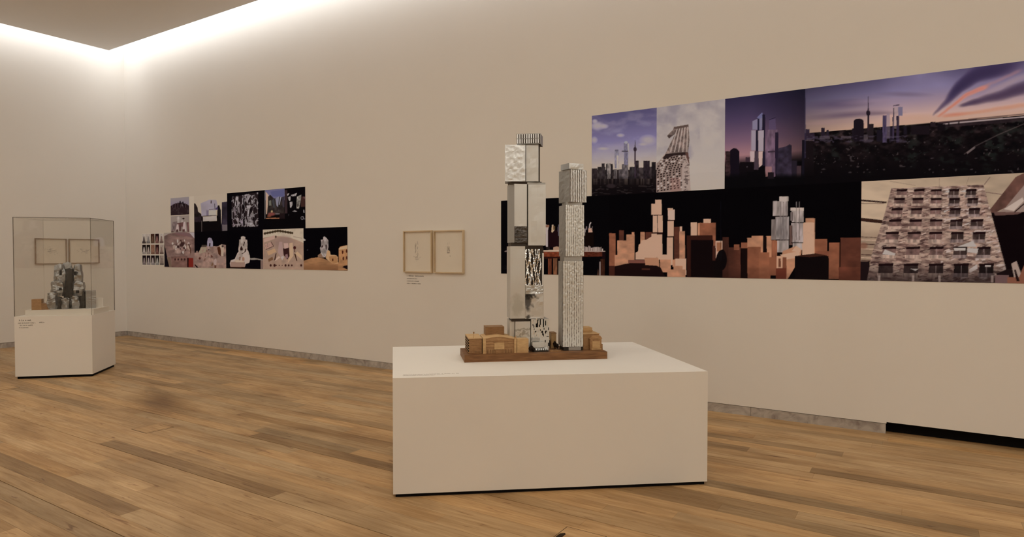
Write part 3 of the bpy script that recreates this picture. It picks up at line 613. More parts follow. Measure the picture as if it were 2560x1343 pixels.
for v, hh, uL, uR, ww in ((208,90,485,1300,118),(312,84,455,1318,122),(432,92,425,1335,126),(565,104,395,1358,140),(712,116,358,1380,146),(888,124,318,1432,156),(1085,150,270,1455,168)):
    for c in range(5):
        u = uL + (uR-uL)*c/4; dk = .55 + .45*(c < 3)
        s.poly([(u,v),(u+ww,v-6),(u+ww-8,v+hh),(u-14,v+hh+6)], noisy(sc((104,78,70), dk*(1 if v < 1000 else .5)), c+3, .02, .02, .4))
        s.poly([(u-4,v-4),(u+ww+4,v-10),(u+ww,v+20),(u-8,v+24)], (26,12,13))
        s.rect(u-20, v+hh*.72, u+ww*.95, v+hh*1.05, noisy((178,152,132) if c < 3 else (140,120,112), c+5, .05, .01, .45), .75)
        if c > 1: s.rect(u+ww*.45, v+20, u+ww*.5, v+hh, (150,128,118), .7)
        for k in range(3):
            a = u+ww+q.uniform(2,14); b = v+q.uniform(10,hh+20); s.line([(a,b),(a+q.uniform(40,75),b-q.uniform(2,22))], q.uniform(6,14), q.choice(((196,170,150),(150,124,108),(70,46,42),(168,142,124))), .85)
for p in ([(310,970),(340,912),(465,962),(455,985)],[(1150,895),(1290,895),(1290,925),(1160,930)],[(1200,880),(1380,810),(1420,880)],[(1310,900),(1440,900),(1430,960),(1310,945)],[(1030,240),(1100,215),(1095,245)],[(1225,230),(1295,212),(1290,240)],[(1030,460),(1110,440),(1040,480)],[(1265,620),(1355,590),(1300,625)],[(1330,1150),(1430,1085),(1430,1140),(1340,1190)],[(1520,1100),(1590,1098),(1590,1115),(1520,1118)],[(640,1140),(735,1145),(700,1165)]): s.poly(p, (206,190,176))
s.put(tw & (s.v > 1060), (18,10,11), np.clip((s.v-1060)/200, 0, 1)*.6)
for u in (260,660,970,1590): s.rect(u,1220,u+26,1300,(150,130,118),.7)
s.poly([(1590,480),(1950,470),(2100,440),(4500,200),(4500,1500),(1660,1500),(1768,1150)],(13,6,7))
s.poly([(1645,1200),(1768,1150),(1860,1140),(1860,1220),(1680,1230)],(24,14,14)); s.rect(1640,1215,1800,1330,(96,72,68)); s.poly([(1830,1080),(1890,1050),(1950,1220),(1920,1330),(1880,1330)],(150,128,114)); s.poly([(1780,1240),(1920,1240),(1979,1100),(2300,1120),(2300,1340),(1780,1340)],(118,74,56)); s.poly([(1860,1150),(1880,1150),(1930,1290),(1890,1290)],(30,16,14))
s.poly([(1590,480),(1580,440),(1880,60),(1985,10),(2010,120),(1760,420),(1640,480)],noisy((92,62,52),3,.01,.01,.3)); s.poly([(1640,500),(1760,420),(2010,120),(4500,-300),(4500,230),(1979,470),(1700,500)],(134,112,100)); s.poly([(1740,440),(1960,300),(1979,340),(1860,460)],(178,158,142)); s.line([(1860,480),(1985,370)],14,(36,20,18)); s.poly([(1620,470),(1960,475),(1900,500),(1640,515)],(92,66,58))
s.make('photo_print', 'close-up photo print of a model facade with rows of recessed square windows', group=G1)

# --- small mural, lower row
ZC = 1.938; XL = [.57, 1.321, 2.262, 3.180, 4.112, 5.060, 5.982]
cs_ = empty('contact_sheet', ((XL[0]+XL[1])/2, 0, (ZA+.015+ZC)/2), 0, 'sheet of fifteen tiny model photos in three rows at the left of the small mural', 'photo sheet', G2)
MB().box(-(XL[1]-XL[0])/2, (XL[1]-XL[0])/2-.004, -.0012, -.0002, -.300, .300).build('backing_sheet', M['white_sheet'], cs_)
q = random.Random(5)
for r in range(3):
    for c in range(5):
        x0 = XL[0]+.018+c*.147; z1 = ZC-.012-r*.197
        s = Sheet(x0, x0+.122, z1-.172, z1, .009); b = Sheet
        bgc = [[(170,152,132),(164,146,128),(58,34,22),(26,10,10),(166,148,130)],[(22,13,11),(26,18,13),(120,82,60),(40,18,16),(150,130,112)],[(24,13,14),(26,14,15),(24,12,13),(26,20,16),(132,112,96)]][r][c]
        s.fill(bgc); fg = [[(74,60,52),(120,108,96),(96,70,52),(124,84,72),(120,92,78)],[(168,148,130),(158,136,118),(132,94,72),(112,74,62),(118,92,78)],[(128,108,98),(150,132,120),(150,132,120),(148,136,120),(116,98,84)]][r][c]
        d = np.abs(s.w-.5)/(.13+.36*(1-s.h)**2.2); s.put((d < 1) & (s.h < .74), fg); s.put((s.h < .20), sc(fg, .8)); s.C *= (1+.35*(fbm(s.w*6+c, s.h*9+r*7, 3, 3)-.5))[:, None]
        o = s.make('photo', None, parent=cs_)
s = Sheet(XL[1], XL[2], ZA, ZC, CL).zoom(340, 560, 160/1791); s.fill((124,98,84))
s.rect(780,200,1660,480,(150,130,118)); s.ell(1250,620,620,400,noisy((120,92,80),3,.006,.01,.35)); s.ell(1330,300,330,60,(120,82,76),.8,.5,.15); s.poly([(1050,260),(1300,215),(1660,300),(1660,420),(1300,300)],(112,84,80),.8)
s.put(s.v < 300-(s.u-800)*.2, (150,132,112)); s.poly([(1500,250),(1660,240),(1660,430)],(176,158,150)); q = random.Random(2)
for i in range(46):
    a = q.uniform(.0, 6.28); rr = q.uniform(.2,1); u, v = 1250+290*rr*math.cos(a), 640+190*rr*math.sin(a)
    s.ell(u, v, q.uniform(12,32), q.uniform(22,52), q.choice(((190,172,154),(60,36,30),(44,26,24),(160,134,116),(176,152,138),(96,66,54))), .9, .3, q.uniform(-.6,.6))
s.ell(1300,570,60,90,(52,30,26),.9,.3,.8); s.ell(1170,480,26,60,(196,180,162),.9,.3); s.ell(1180,770,110,90,(172,140,122),.8,.5); s.line([(1470,560),(1530,700),(1540,880)],34,(84,56,44)); s.line([(1440,600),(1500,740)],22,(170,146,124))
s.poly([(800,560),(830,700),(935,1200),(800,1200)],(18,12,16)); s.poly([(870,935),(975,930),(1000,1200),(935,1200)],(112,88,70)); s.poly([(990,920),(1440,900),(1450,1210),(1000,1210)],noisy((112,80,68),4,.006,.01,.25))
for u in (1100,1185,1280,1368): s.ell(u,995,22,34,(56,34,28))
s.rect(1435,950,1480,1210,(40,16,14)); s.rect(1478,950,1610,1210,(112,36,26)); s.rect(1610,880,1680,1210,(128,104,90)); s.rect(1530,820,1680,950,(128,98,84))
s.make('photo_print', 'photo print looking down on a rounded model landscape with clustered blocks and red strip', group=G2)
s = Sheet(XL[2], XL[3], ZA, ZC, CL).zoom(480, 570, 180/2198); s.fill((8,5,7))
s.poly([(80,760),(210,750),(280,600),(320,540),(480,540),(640,560),(800,560),(900,500),(1040,520),(1050,1240),(60,1240)],noisy((142,112,96),5,.008,.01,.3)); s.rect(300,520,450,580,(70,58,46)); s.poly([(270,600),(450,590),(440,720),(210,800)],(150,132,106))
s.poly([(470,420),(490,320),(540,295),(600,320),(645,430),(645,570),(470,580)],(148,134,140)); s.ell(555,370,60,60,(136,122,132)); s.poly([(535,460),(570,460),(560,600),(520,690),(500,680)],(34,22,24)); s.rect(480,560,545,650,(160,132,120))
s.poly([(770,600),(850,560),(890,700),(880,870),(810,800)],(70,36,20)); s.poly([(830,540),(920,500),(980,600),(960,860),(900,860),(890,640)],(174,150,126)); q = random.Random(6)
for i in range(26): s.ell(q.uniform(120,760), q.uniform(650,1080), q.uniform(14,46), q.uniform(18,60), q.choice(((166,134,116),(112,76,62),(90,58,46),(150,118,100),(128,94,80))), .8, .4, q.uniform(-.8,.8))
s.ell(240,930,40,40,(70,34,26),.9,.4); s.ell(600,870,26,50,(84,46,36),.9,.3,-.4); s.poly([(660,1010),(720,930),(760,980),(740,1180),(660,1080)],(166,140,126)); s.ell(880,980,150,130,(148,120,106),.7,.5); s.poly([(590,1140),(640,1060),(660,1080),(620,1180)],(110,78,50)); s.rect(690,1140,745,1240,(92,56,40)); s.poly([(90,1100),(210,1210),(150,1220),(90,1150)],(20,12,10)); s.ell(940,560,40,40,(40,26,24),.9,.4); s.rect(60,1120,100,1240,(110,40,28))
s.make('photo_print', 'photo print of a grey domed block rising from pale stone models on black', group=G2)
s = Sheet(XL[3], XL[4], ZA, ZC, CL).zoom(480, 570, 180/2198); s.fill((6,4,6))
s.poly([(1440,520),(1450,360),(1500,350),(1520,270),(1570,255),(1635,280),(1630,350),(1690,370),(1700,520),(1690,660),(1720,700),(1770,850),(1780,960),(1750,1080),(1640,1100),(1620,1190),(1180,1200),(1160,1080),(1190,990),(1310,950),(1390,770),(1430,720),(1420,650)],noisy((170,150,134),7,.01,.008,.28))
for p in ([(1560,540),(1600,420),(1625,430),(1590,550)],[(1470,640),(1510,540),(1560,640),(1550,690),(1480,690)],[(1510,790),(1600,740),(1640,630),(1670,640),(1640,730),(1540,800)]): s.poly(p, (44,24,20))
s.poly([(1180,1040),(1340,1030),(1620,1050),(1620,1190),(1180,1200)],(150,118,100)); s.poly([(1300,1000),(1380,960),(1590,1010),(1580,1050),(1340,1050)],(186,160,134)); s.poly([(1440,880),(1500,880),(1480,990),(1440,990)],(120,92,76)); s.ell(1570,950,50,80,(150,108,84),.9,.4); s.rect(1170,1190,1620,1215,(60,30,16)); s.poly([(1500,270),(1560,256),(1560,420),(1520,480),(1490,420)],(190,172,154))
s.poly([(1770,930),(1900,915),(2180,970),(2180,990),(1900,975),(1800,975)],(140,126,112)); s.poly([(1640,1100),(1760,1060),(1820,980),(2000,965),(2100,990),(2100,1250),(1620,1250)],(8,5,8)); s.rect(2100,990,2250,1300,(120,96,84))
s.make('photo_print', 'black photo print with a crumpled white tower model on a round base', group=G2)
s = Sheet(XL[4], XL[5], ZA, ZC, CL).zoom(650, 560, 230/2471); s.fill((156,126,104)); s.put(s.v < 330+.00035*(s.u-450)**2, (184,164,138))
s.C *= (1+.22*(fbm(s.u*.008, s.v*.008, 4, 4)-.5))[:, None]; s.ell(620,500,330,220,(136,108,96),.7,.5)
for i in range(34):
    u = 120+i*23; v = 285 - 1.1*min(u-100,420)*.18 + max(0,u-480)*.16; s.ell(u, v-20, 22, 34+10*math.sin(i*2.1), (52,38,22), .95, .3)
s.line([(900,340),(1130,385)],10,(120,96,80)); s.poly([(110,500),(400,400),(400,300),(110,400)],(178,144,124))
s.poly([(120,560),(300,480),(370,600),(160,680)],noisy((166,130,112),3,.05,.02,.3)); s.line([(300,480),(370,600),(160,690)],16,(64,36,30))
for i in range(6): s.line([(140+i*32,560-i*14),(170+i*32,640-i*14)],6,(96,66,54))
s.poly([(190,740),(400,660),(440,750),(230,850)],(176,140,104))
for p, c in (([(620,660),(780,620),(800,860),(740,960),(640,840)],(50,26,24)),([(640,520),(760,520),(770,640),(660,670)],(180,146,130)),([(520,480),(600,480),(640,860),(560,880),(480,760)],(160,130,118)),([(790,520),(880,500),(900,860),(740,1060),(800,880)],(182,150,118)),([(400,960),(500,870),(560,890),(420,1000)],(190,160,138)),([(380,990),(420,800),(450,780),(420,960)],(60,34,28)),([(220,950),(340,880),(360,960),(240,1020)],(110,76,52)),([(940,800),(1010,740),(1130,860),(1130,960)],(184,152,118)),([(920,800),(960,800),(1010,1000),(980,990)],(60,36,24)),([(680,830),(740,800),(760,900),(700,960)],(130,96,92)),([(560,900),(600,860),(660,880),(600,980)],(190,170,156))): s.poly(p, c)
s.ell(935,640,36,46,(58,22,20)); s.rect(925,660,950,760,(70,36,28)); s.ell(430,345,18,34,(54,32,26))
for u, rr in ((290,36),(395,40),(440,20),(520,18),(600,16),(690,34),(775,30),(860,28),(1110,34)): s.ell(u, 1115, rr*.9, rr*1.1, (52,22,18), .95, .3)
s.make('photo_print', 'photo print of an aerial view over a pale site model with row of trees', group=G2)
s = Sheet(XL[5], XL[6], ZA, ZC, CL).zoom(650, 560, 230/2471); s.fill((6,4,6))
s.poly([(1130,1010),(1380,920),(1560,900),(1700,930),(1900,1000),(2020,1060),(2120,1020),(2360,1080),(2380,1250),(1120,1250)],noisy((150,106,70),5,.004,.012,.25))
s.poly([(1560,900),(1560,840),(1640,780),(1720,840),(1720,910)],(126,96,74)); s.poly([(1640,430),(1700,420),(1705,350),(1740,338),(1790,380),(1840,450),(1845,620),(1820,720),(1760,900),(1690,880),(1640,780),(1615,650),(1650,590)],noisy((158,142,132),8,.012,.008,.4))
for p in ([(1650,600),(1690,560),(1700,610),(1660,650)],[(1760,560),(1800,560),(1790,700),(1770,680)],[(1660,760),(1740,840),(1720,870)],[(1690,440),(1710,440),(1700,560)]): s.poly(p, (52,34,32))
s.line([(1650,770),(1720,850)],22,(190,176,160)); s.poly([(1770,920),(1800,740),(1840,700),(1885,740),(1900,830),(2050,840),(2100,900),(2110,1060),(2000,1080),(1860,1000)],(178,140,100)); s.poly([(1860,870),(2060,860),(2090,1040),(1990,1070),(1870,990)],(158,112,72)); s.rect(1940,930,1975,1000,(72,30,16))
s.poly([(2115,1060),(2120,660),(2160,610),(2350,570),(2360,1085)],noisy((164,116,76),3,.01,.01,.2)); s.poly([(2120,690),(2150,630),(2350,575),(2350,670),(2150,690)],(192,158,120))
for u, v in ((2225,760),(2330,730),(2240,930),(2335,910)): s.ell(u, v, 20, 50, (66,24,14))
s.poly([(2090,900),(2118,900),(2118,1050),(2095,1020)],(40,16,12)); s.poly([(2210,1160),(2280,1120),(2360,1110),(2360,1230)],(16,8,10)); s.ell(1280,700,26,16,(90,84,84),.8,.8)
s.poly([(1130,400),(1180,390),(1235,435),(1200,455),(1125,450)],(176,164,150)); s.put((s.v > 1060) & (s.u < 2100), (110,72,46), np.clip((s.v-1060)/200, 0, .6))
s.make('photo_print', 'photo print of a grey tower model on a brown hill under black sky', group=G2)
# --- small mural, upper row
ZU = 2.551
ps = empty('photo_sheet', (1.897, 0, 2.2435), 0, 'white sheet with two small square photos, ruin above and arched rooms below', 'photo sheet', G2)
MB().box(-.364, .364, -.0012, -.0002, -.304, .306).build('backing_sheet', M['white_sheet'], ps)
s = Sheet(1.545, 2.110, 2.243, 2.547, CL).zoom(410, 480, 170/2076); s.vgrad([(0,(150,134,128)),(.5,(126,112,120)),(1,(138,124,116))])
s.put((s.v > 330+.0012*(s.u-500)**2), (42,28,28)); q = random.Random(9)
for i in range(12): u = 260+i*40; s.rect(u, 350+.001*(u-500)**2+q.uniform(-40,0), u+18, 480, (26,16,18) if i % 2 else (70,52,50))
s.ell(560,400,14,60,(150,136,130),.8,.4); s.ell(500,330,22,60,(24,16,18)); s.ell(585,350,22,60,(24,16,18)); s.speck(.02,.02,.6,(64,50,46),4,s.v > 480,.6)
s.make('photo', None, parent=ps)
s = Sheet(1.545, 2.110, ZC, 2.229, CL).zoom(410, 480, 170/2076); s.fill((138,120,106))
for p, c in (([(390,800),(430,740),(540,760),(600,900),(560,960),(420,960)],(150,134,120)),([(270,920),(400,900),(420,1200),(240,1230)],(112,92,84)),([(400,960),(600,920),(590,1060),(450,1060)],(96,64,58)),([(360,1180),(400,990),(450,990),(460,1180)],(176,152,138)),([(570,1190),(600,930),(650,900),(690,1190)],(176,152,140)),([(690,930),(760,920),(780,1230),(720,1220)],(96,66,60)),([(460,1020),(540,1020),(530,1200),(470,1200)],(92,62,56)),([(380,1150),(440,1140),(440,1220),(380,1230)],(70,44,40)),([(570,1140),(640,1140),(640,1220),(570,1220)],(80,52,46))): s.poly(p, noisy(c, 3, .02, .01, .3))
s.ell(600,815,36,24,(40,24,22)); s.rect(230,1190,300,1240,(90,70,60))
s.make('photo', None, parent=ps)
s = Sheet(2.262, 3.197, ZC, ZU, CL).zoom(410, 480, 170/2076); s.vgrad([(0,(176,157,133)),(1,(176,156,131))])
s.poly([(905,350),(960,350),(1030,470),(1045,600),(1140,670),(1180,900),(1180,1400),(900,1400)],noisy((36,26,24),4,.01,.01,.5)); s.poly([(1640,420),(1690,400),(1740,560),(1760,1400),(1600,1400)],(22,16,18)); s.poly([(1770,320),(1950,290),(1960,1400),(1740,1400),(1770,700)],noisy((46,38,44),6,.006,.004,.5))
s.poly([(1120,350),(1400,235),(1600,245),(1640,400),(1640,540),(1590,540),(1590,730),(1150,740),(1140,500)],noisy((152,138,140),4,.004,.004,.12)); s.rect(1430,260,1460,350,(64,46,48)); s.poly([(1540,360),(1560,350),(1570,500),(1550,510)],(60,50,64)); s.poly([(1560,520),(1640,450),(1650,540),(1590,550)],(74,60,90)); s.line([(1380,545),(1590,515)],16,(66,50,52)); s.rect(1370,560,1590,710,(178,164,146)); s.rect(1300,560,1370,720,(112,98,110)); s.line([(1150,745),(1610,715)],20,(64,48,46))
s.poly([(1190,770),(1610,735),(1610,880),(1195,895)],(164,148,134)); s.rect(1430,745,1550,885,(170,142,130)); s.poly([(1150,740),(1195,770),(1195,900),(1620,885),(1610,720),(1700,760),(1760,1000),(1780,1400),(900,1400),(900,920),(1150,920)],(14,9,9)); s.rect(1145,880,1168,1220,(74,62,56)); s.rect(930,760,1140,920,noisy((36,26,28),3,.02,.01,.5)); s.poly([(1780,1000),(1945,1000),(1940,1190),(1790,1195)],(98,86,84))
s.poly([(1195,770),(1610,738),(1610,880),(1195,895)],noisy((166,150,136),3,.003,.003,.1))
s.make('photo_print', 'photo print of a pale boxy metal building against light sky', group=G2)
s = Sheet(3.197, 4.146, ZC, ZU, CL).zoom(560, 460, 220/2273); s.fill((9,6,8))
A_ = s.inpoly([(200,330),(505,290),(510,1110),(210,1110)]); B_ = s.inpoly([(525,270),(885,215),(890,1110),(530,1110)])
n_ = fbm(s.u*.014, s.v*.006, 51, 3); r_ = np.abs(n_-.5); s.put(A_ | B_, (34,24,24)); s.put((A_ | B_) & (r_ < .030), (134,122,118)); s.put((A_ | B_) & (r_ > .17) & (n_ < .5), (20,13,14))
for p, c in (([(310,340),(370,330),(385,560),(350,590),(340,420),(320,560),(280,560)],(150,138,132)),([(470,380),(500,380),(500,550),(475,500)],(140,128,124)),([(230,400),(255,400),(265,500),(240,480)],(140,128,124)),([(540,280),(640,260),(700,300),(640,400),(600,500),(560,400)],(146,134,130)),([(580,560),(710,540),(660,680),(640,840),(605,840),(620,680)],(150,138,132)),([(700,400),(760,440),(760,510),(720,520)],(140,130,124)),([(600,860),(700,840),(720,980),(640,960)],(130,118,114)),([(540,860),(560,840),(570,1040),(545,1040)],(136,124,120)),([(610,1000),(740,990),(800,1090),(680,1110),(640,1090)],(152,140,134)),([(800,1000),(860,890),(840,1030)],(136,124,118)),([(215,880),(250,1000),(300,1080),(250,1090)],(126,108,110)),([(300,900),(390,880),(380,1060),(340,1130),(360,1000)],(138,124,120)),([(420,960),(490,900),(500,1090),(460,1080)],(132,118,120)),([(260,620),(290,600),(310,800),(280,840)],(124,108,108)),([(340,600),(400,620),(420,760),(380,740)],(128,114,112)),([(730,700),(750,690),(765,780),(740,780)],(140,128,120)),([(205,720),(225,720),(225,840),(205,850)],(130,118,114))): s.poly(p, noisy(c, 5, .02, .02, .3))
for p in ([(320,430),(345,430),(330,540),(310,540)],[(640,420),(680,400),(680,480),(620,490)],[(600,520),(690,515),(690,530),(600,540)],[(560,300),(600,330),(580,380)]): s.poly(p, (26,17,18))
s.make('photo_print', 'black photo print with two strips of crumpled silver facade', group=G2)
s = Sheet(4.146, 4.640, ZC, ZU, CL).zoom(560, 460, 220/2273); s.fill((10,7,7))
s.poly([(1060,160),(1570,120),(1575,420),(1070,420)],(104,98,122)); s.poly([(1200,200),(1560,140),(1560,330),(1250,330)],(88,86,116)); s.poly([(1080,200),(1160,290),(1115,780),(1090,780)],(190,158,132)); s.rect(1050,180,1075,950,(96,88,82))
s.poly([(1140,330),(1200,280),(1300,380),(1440,330),(1560,350),(1570,800),(1130,800)],noisy((44,36,32),6,.012,.01,.8))
for p, c in (([(1330,380),(1430,315),(1400,600),(1360,560)],(124,118,126)),([(1450,340),(1490,330),(1440,540),(1420,540)],(134,128,132)),([(1500,340),(1570,320),(1560,600),(1520,600)],(58,50,56)),([(1160,440),(1220,420),(1230,560),(1170,560)],(104,100,84)),([(1240,430),(1300,360),(1320,620),(1280,620)],(60,58,58))): s.poly(p, c)
s.ell(1230,780,120,60,(128,66,58),.9,.5); s.ell(1240,710,36,40,(180,150,106),.9,.5); s.ell(1170,830,70,36,(130,72,48),.9,.5); s.line([(1090,890),(1430,885)],20,(170,110,76)); s.put(s.v > 905, (9,6,7)); s.line([(1330,770),(1440,770)],24,(110,96,92)); s.rect(1440,760,1620,900,(30,20,20))
s.make('photo_print', 'photo print of a colourful model street below a blue sky patch', group=G2)
s = Sheet(4.640, 5.104, ZC, ZU, CL).zoom(560, 460, 220/2273); s.fill((9,6,7))
s.rect(1560,160,1640,760,(50,36,36)); s.rect(1990,330,2100,590,(58,36,30)); s.poly([(2050,330),(2100,330),(2100,380),(2060,380)],(96,66,62))
for p in ([(1630,260),(1690,240),(1680,270),(1660,300),(1640,300)],[(1730,290),(1890,235),(1860,310),(1760,320)],[(1650,350),(1720,320),(1720,430),(1690,440)],[(1700,470),(1770,460),(1775,540),(1730,620),(1710,600)],[(1770,710),(1830,680),(1895,710),(1850,720)],[(2055,670),(2075,670),(2080,740),(2060,740)]): s.poly(p, noisy((156,144,136),4,.03,.03,.35))
s.poly([(1890,330),(2000,280),(1985,440),(1940,640),(1880,630),(1880,440)],noisy((140,130,116),4,.03,.02,.5)); s.poly([(1900,520),(1930,510),(1925,590),(1900,600)],(28,20,18)); s.ell(1735,590,14,34,(200,190,184),.9,.5); s.ell(1675,800,14,30,(60,54,52),.8,.5)
s.ell(2025,880,40,44,(120,110,108)); s.ell(2022,880,26,30,(9,6,7)); s.line([(2050,840),(2056,915)],12,(120,110,108)); s.ell(2090,905,12,10,(120,110,108))
s.make('photo_print', 'night photo print with glinting silver shapes at the upper right of the small mural', group=G2)

# ------------------------------------------------------------------ framed drawings
def framed(x, z, wd, ht, label, wall='back', seed=1, depth=.036, rail=.014, matn='oak', group=None, style=0):
    e = empty('framed_drawing', (x, 0, z) if wall == 'back' else (0, x, z), 0 if wall == 'back' else R(90), label, 'framed drawing', group)
    for a in ((-wd/2,wd/2,ht/2-rail,ht/2),(-wd/2,wd/2,-ht/2,-ht/2+rail),(-wd/2,-wd/2+rail,-ht/2+rail,ht/2-rail),(wd/2-rail,wd/2,-ht/2+rail,ht/2-rail)):
        MB().box(a[0], a[1], -depth, -.001, a[2], a[3]).build('frame_rail', M[matn], e)
    pp = MB().box(-wd/2+rail, wd/2-rail, -.010, -.001, -ht/2+rail, ht/2-rail).build('paper', M['paper'], e)
    q = random.Random(seed); d = MB()
    def stroke(x0, z0, x1, z1, t=.0012): 
        L = math.hypot(x1-x0, z1-z0) or 1e-6; nx, nz = -(z1-z0)/L*t, (x1-x0)/L*t
        d.add([(x0-nx,-.0108,z0-nz),(x1-nx,-.0108,z1-nz),(x1+nx,-.0108,z1+nz),(x0+nx,-.0108,z0+nz)], [(0,1,2,3)])
    if style == 0:
        for cx, h0, h1 in ((-.045,-.06,.10),(-.01,-.10,.11)):
            for i in range(16): zz = q.uniform(h0,h1); stroke(cx+q.uniform(-.012,.012), zz, cx+q.uniform(-.012,.012), zz+q.uniform(.01,.05))
        for i in range(26): a, b = -.03+q.gauss(0,.022), -.085+q.gauss(0,.022); stroke(a, b, a+q.uniform(-.02,.02), b+q.uniform(-.015,.015), .0016)
    elif style == 1:
        for i in range(16): zz = q.uniform(-.02,.10); c = q.choice((-.03,-.003)); stroke(c+q.uniform(-.004,.004), zz, c+q.uniform(-.004,.004), zz+.03)
        for i in range(5): stroke(-.035, -.02+i*.004, .006, -.018+i*.003)
        for i in range(8): a = q.uniform(-.03,-.005); stroke(a, q.uniform(.0,.08), a+.02, q.uniform(.0,.08), .001)
        for i in range(4): stroke(.002+i*.003, -.055, .02, -.048-i*.004)
    else:
        for i in range(34): a = q.gauss(.0,.045); b = q.gauss(.0,.022)*(1+a*6 if a > 0 else 1); stroke(a, b, a+q.uniform(-.05,.05), b+q.uniform(-.025,.03), .0016)
    d.build('drawing', M['pencil'], pp)['kind'] = 'stuff'
    MB().box(-wd/2+rail, wd/2-rail, -.030, -.028, -ht/2+rail, ht/2-rail).build('glass', M['picture_glass'], e)
framed(7.291, 1.587, .479, .542, 'pale wood framed tower sketch on the long wall, left one of the pair', seed=3, group='framed sketches on the long wall')
framed(7.800, 1.584, .470, .539, 'pale wood framed tower sketch on the long wall, right one beside the tall model', seed=8, group='framed sketches on the long wall', style=1)
framed(-1.26, 1.606, .482, .444, 'dark framed landscape sketch seen through the glass case, left of the pair', 'left', 4, .03, .013, 'dark_oak', 'framed sketches on the short wall', 2)
framed(-.732, 1.609, .500, .440, 'dark framed landscape sketch seen through the glass case, right of the pair', 'left', 6, .03, .013, 'dark_oak', 'framed sketches on the short wall', 2)

# captions: rows of tiny vinyl letters, too small to read
def caption(loc, axes, lines, label, matn, seed=1):
    """axes: 4x4 matrix from caption space (x right, y into the surface, z up) to the room"""
    q = random.Random(seed); e = empty('caption', (0,0,0), 0, label, 'caption')
    e.matrix_world = Matrix.Translation(loc) @ axes
    for z, h, x, ln in lines:
        b = MB(); x1 = x + ln; cw = h*.72
        while x < x1:
            if q.random() < .14: x += cw*.8; continue
            k = q.random(); t = h*.17
            b.box(x, x+t, -.0006, 0, z, z+h*(1 if k < .4 else .7))
            if k < .75: b.box(x, x+cw*.7, -.0006, 0, z if k < .3 else z+h*.5, (z if k < .3 else z+h*.5)+t)
            if k > .3: b.box(x+cw*.55, x+cw*.55+t, -.0006, 0, z, z+h*.65)
            x += cw
        b.build('text_line', M[matn], e)['kind'] = 'stuff'
    return e
caption((7.085, -.0003, 1.262), Matrix.Identity(4), [(0,.016,0,.285),(-.034,.012,0,.175),(-.066,.012,0,.210),(-.098,.012,0,.24)], 'four lines of small dark caption lettering below the framed tower sketches', 'ink', 2)

# ------------------------------------------------------------------ big plinth with the tower model
PT = .766
PQ = [(9.986,-3.384),(11.606,-2.073),(10.625,-.970),(9.035,-2.362)]
cx, cy = sum(p[0] for p in PQ)/4, sum(p[1] for p in PQ)/4
rel = [(x-cx, y-cy) for x, y in PQ]
pl = empty('plinth', (cx, cy, 0), 0, 'large white box plinth carrying the tall silver tower model', 'plinth')
MB().prism(rel, .022, PT).build('body', M['plinth'], pl)
MB().prism([(x*.985, y*.985) for x, y in rel], 0, .022).build('recessed_foot', M['black'], pl)
A = math.atan2(1.311, 1.620)
px_, py_ = 9.986+.06*math.cos(A)-.045*math.sin(A), -3.384+.06*math.sin(A)+.045*math.cos(A)
caption((px_, py_, PT+.0002), Matrix.Rotation(A, 4, 'Z') @ Matrix.Rotation(R(-90), 4, 'X'), [(.062,.014,0,.36),(.040,.011,0,.26),(.020,.011,0,.2)], 'faint grey caption lettering on the front left corner of the large plinth top', 'grey_ink', 5)

OX, OY, OA = 10.02, -2.67, R(41.8)
mod = empty('architectural_model', (OX, OY, PT), OA, 'architectural model of two tall silver stacked towers with wooden buildings on walnut base', 'architectural model')
def zz(z): return z - PT
BT = zz(.819)
MB().box(0, 1.075, 0, .37, 0, BT).build('base_board', M['base_wood'], mod)
def sheetmesh(b, s0, s1, z0, z1, t, nx, nz, fn, back):
    """front skin with relief, closed to a back plane"""
    vs = []; fs = []
    for j in range(nz+1):
        for i in range(nx+1):
            a, h = i/nx, j/nz; ds, dt, dz = fn(a, h)
            vs.append((s0+(s1-s0)*a+ds, t+dt, z0+(z1-z0)*h+dz))
    k = nx+1
    for j in range(nz):
        for i in range(nx): fs.append((j*k+i, j*k+i+1, (j+1)*k+i+1, (j+1)*k+i))
    n = len(vs); vs += [(s0,back,z0),(s1,back,z0),(s1,back,z1),(s0,back,z1)]
    fs.append(tuple(range(0,k)[::-1]) + (n, n+1)); fs.append(tuple(range(nz*k, nz*k+k)) + (n+2, n+3))
    fs.append(tuple(j*k for j in range(nz+1)) + (n+3, n)); fs.append(tuple(j*k+nx for j in range(nz, -1, -1)) + (n+1, n+2)); fs.append((n+1, n, n+3, n+2))
    b.add(vs, fs)
def spin(b, cx, cy, a):
    c, q = math.cos(a), math.sin(a)
    b.v = [(cx+(x-cx)*c-(y-cy)*q, cy+(x-cx)*q+(y-cy)*c, z) for x, y, z in b.v]; return b
def relief(seed, amp, fu, fv, quant=False):
    g = lambda u, v: float(fbm(np.array([u*fu]), np.array([v*fv]), seed, 3)[0])-.5
    return lambda a, h: (0, (amp*2*g(a, h) if 0 < a < 1 and 0 < h < 1 else 0), 0)
# --- tall stepped tower
F, K = .14, .32
MB().box(.412, .590, F+.02, K-.02, zz(.83), zz(2.37)).build('tower_core', M['gap'], mod)
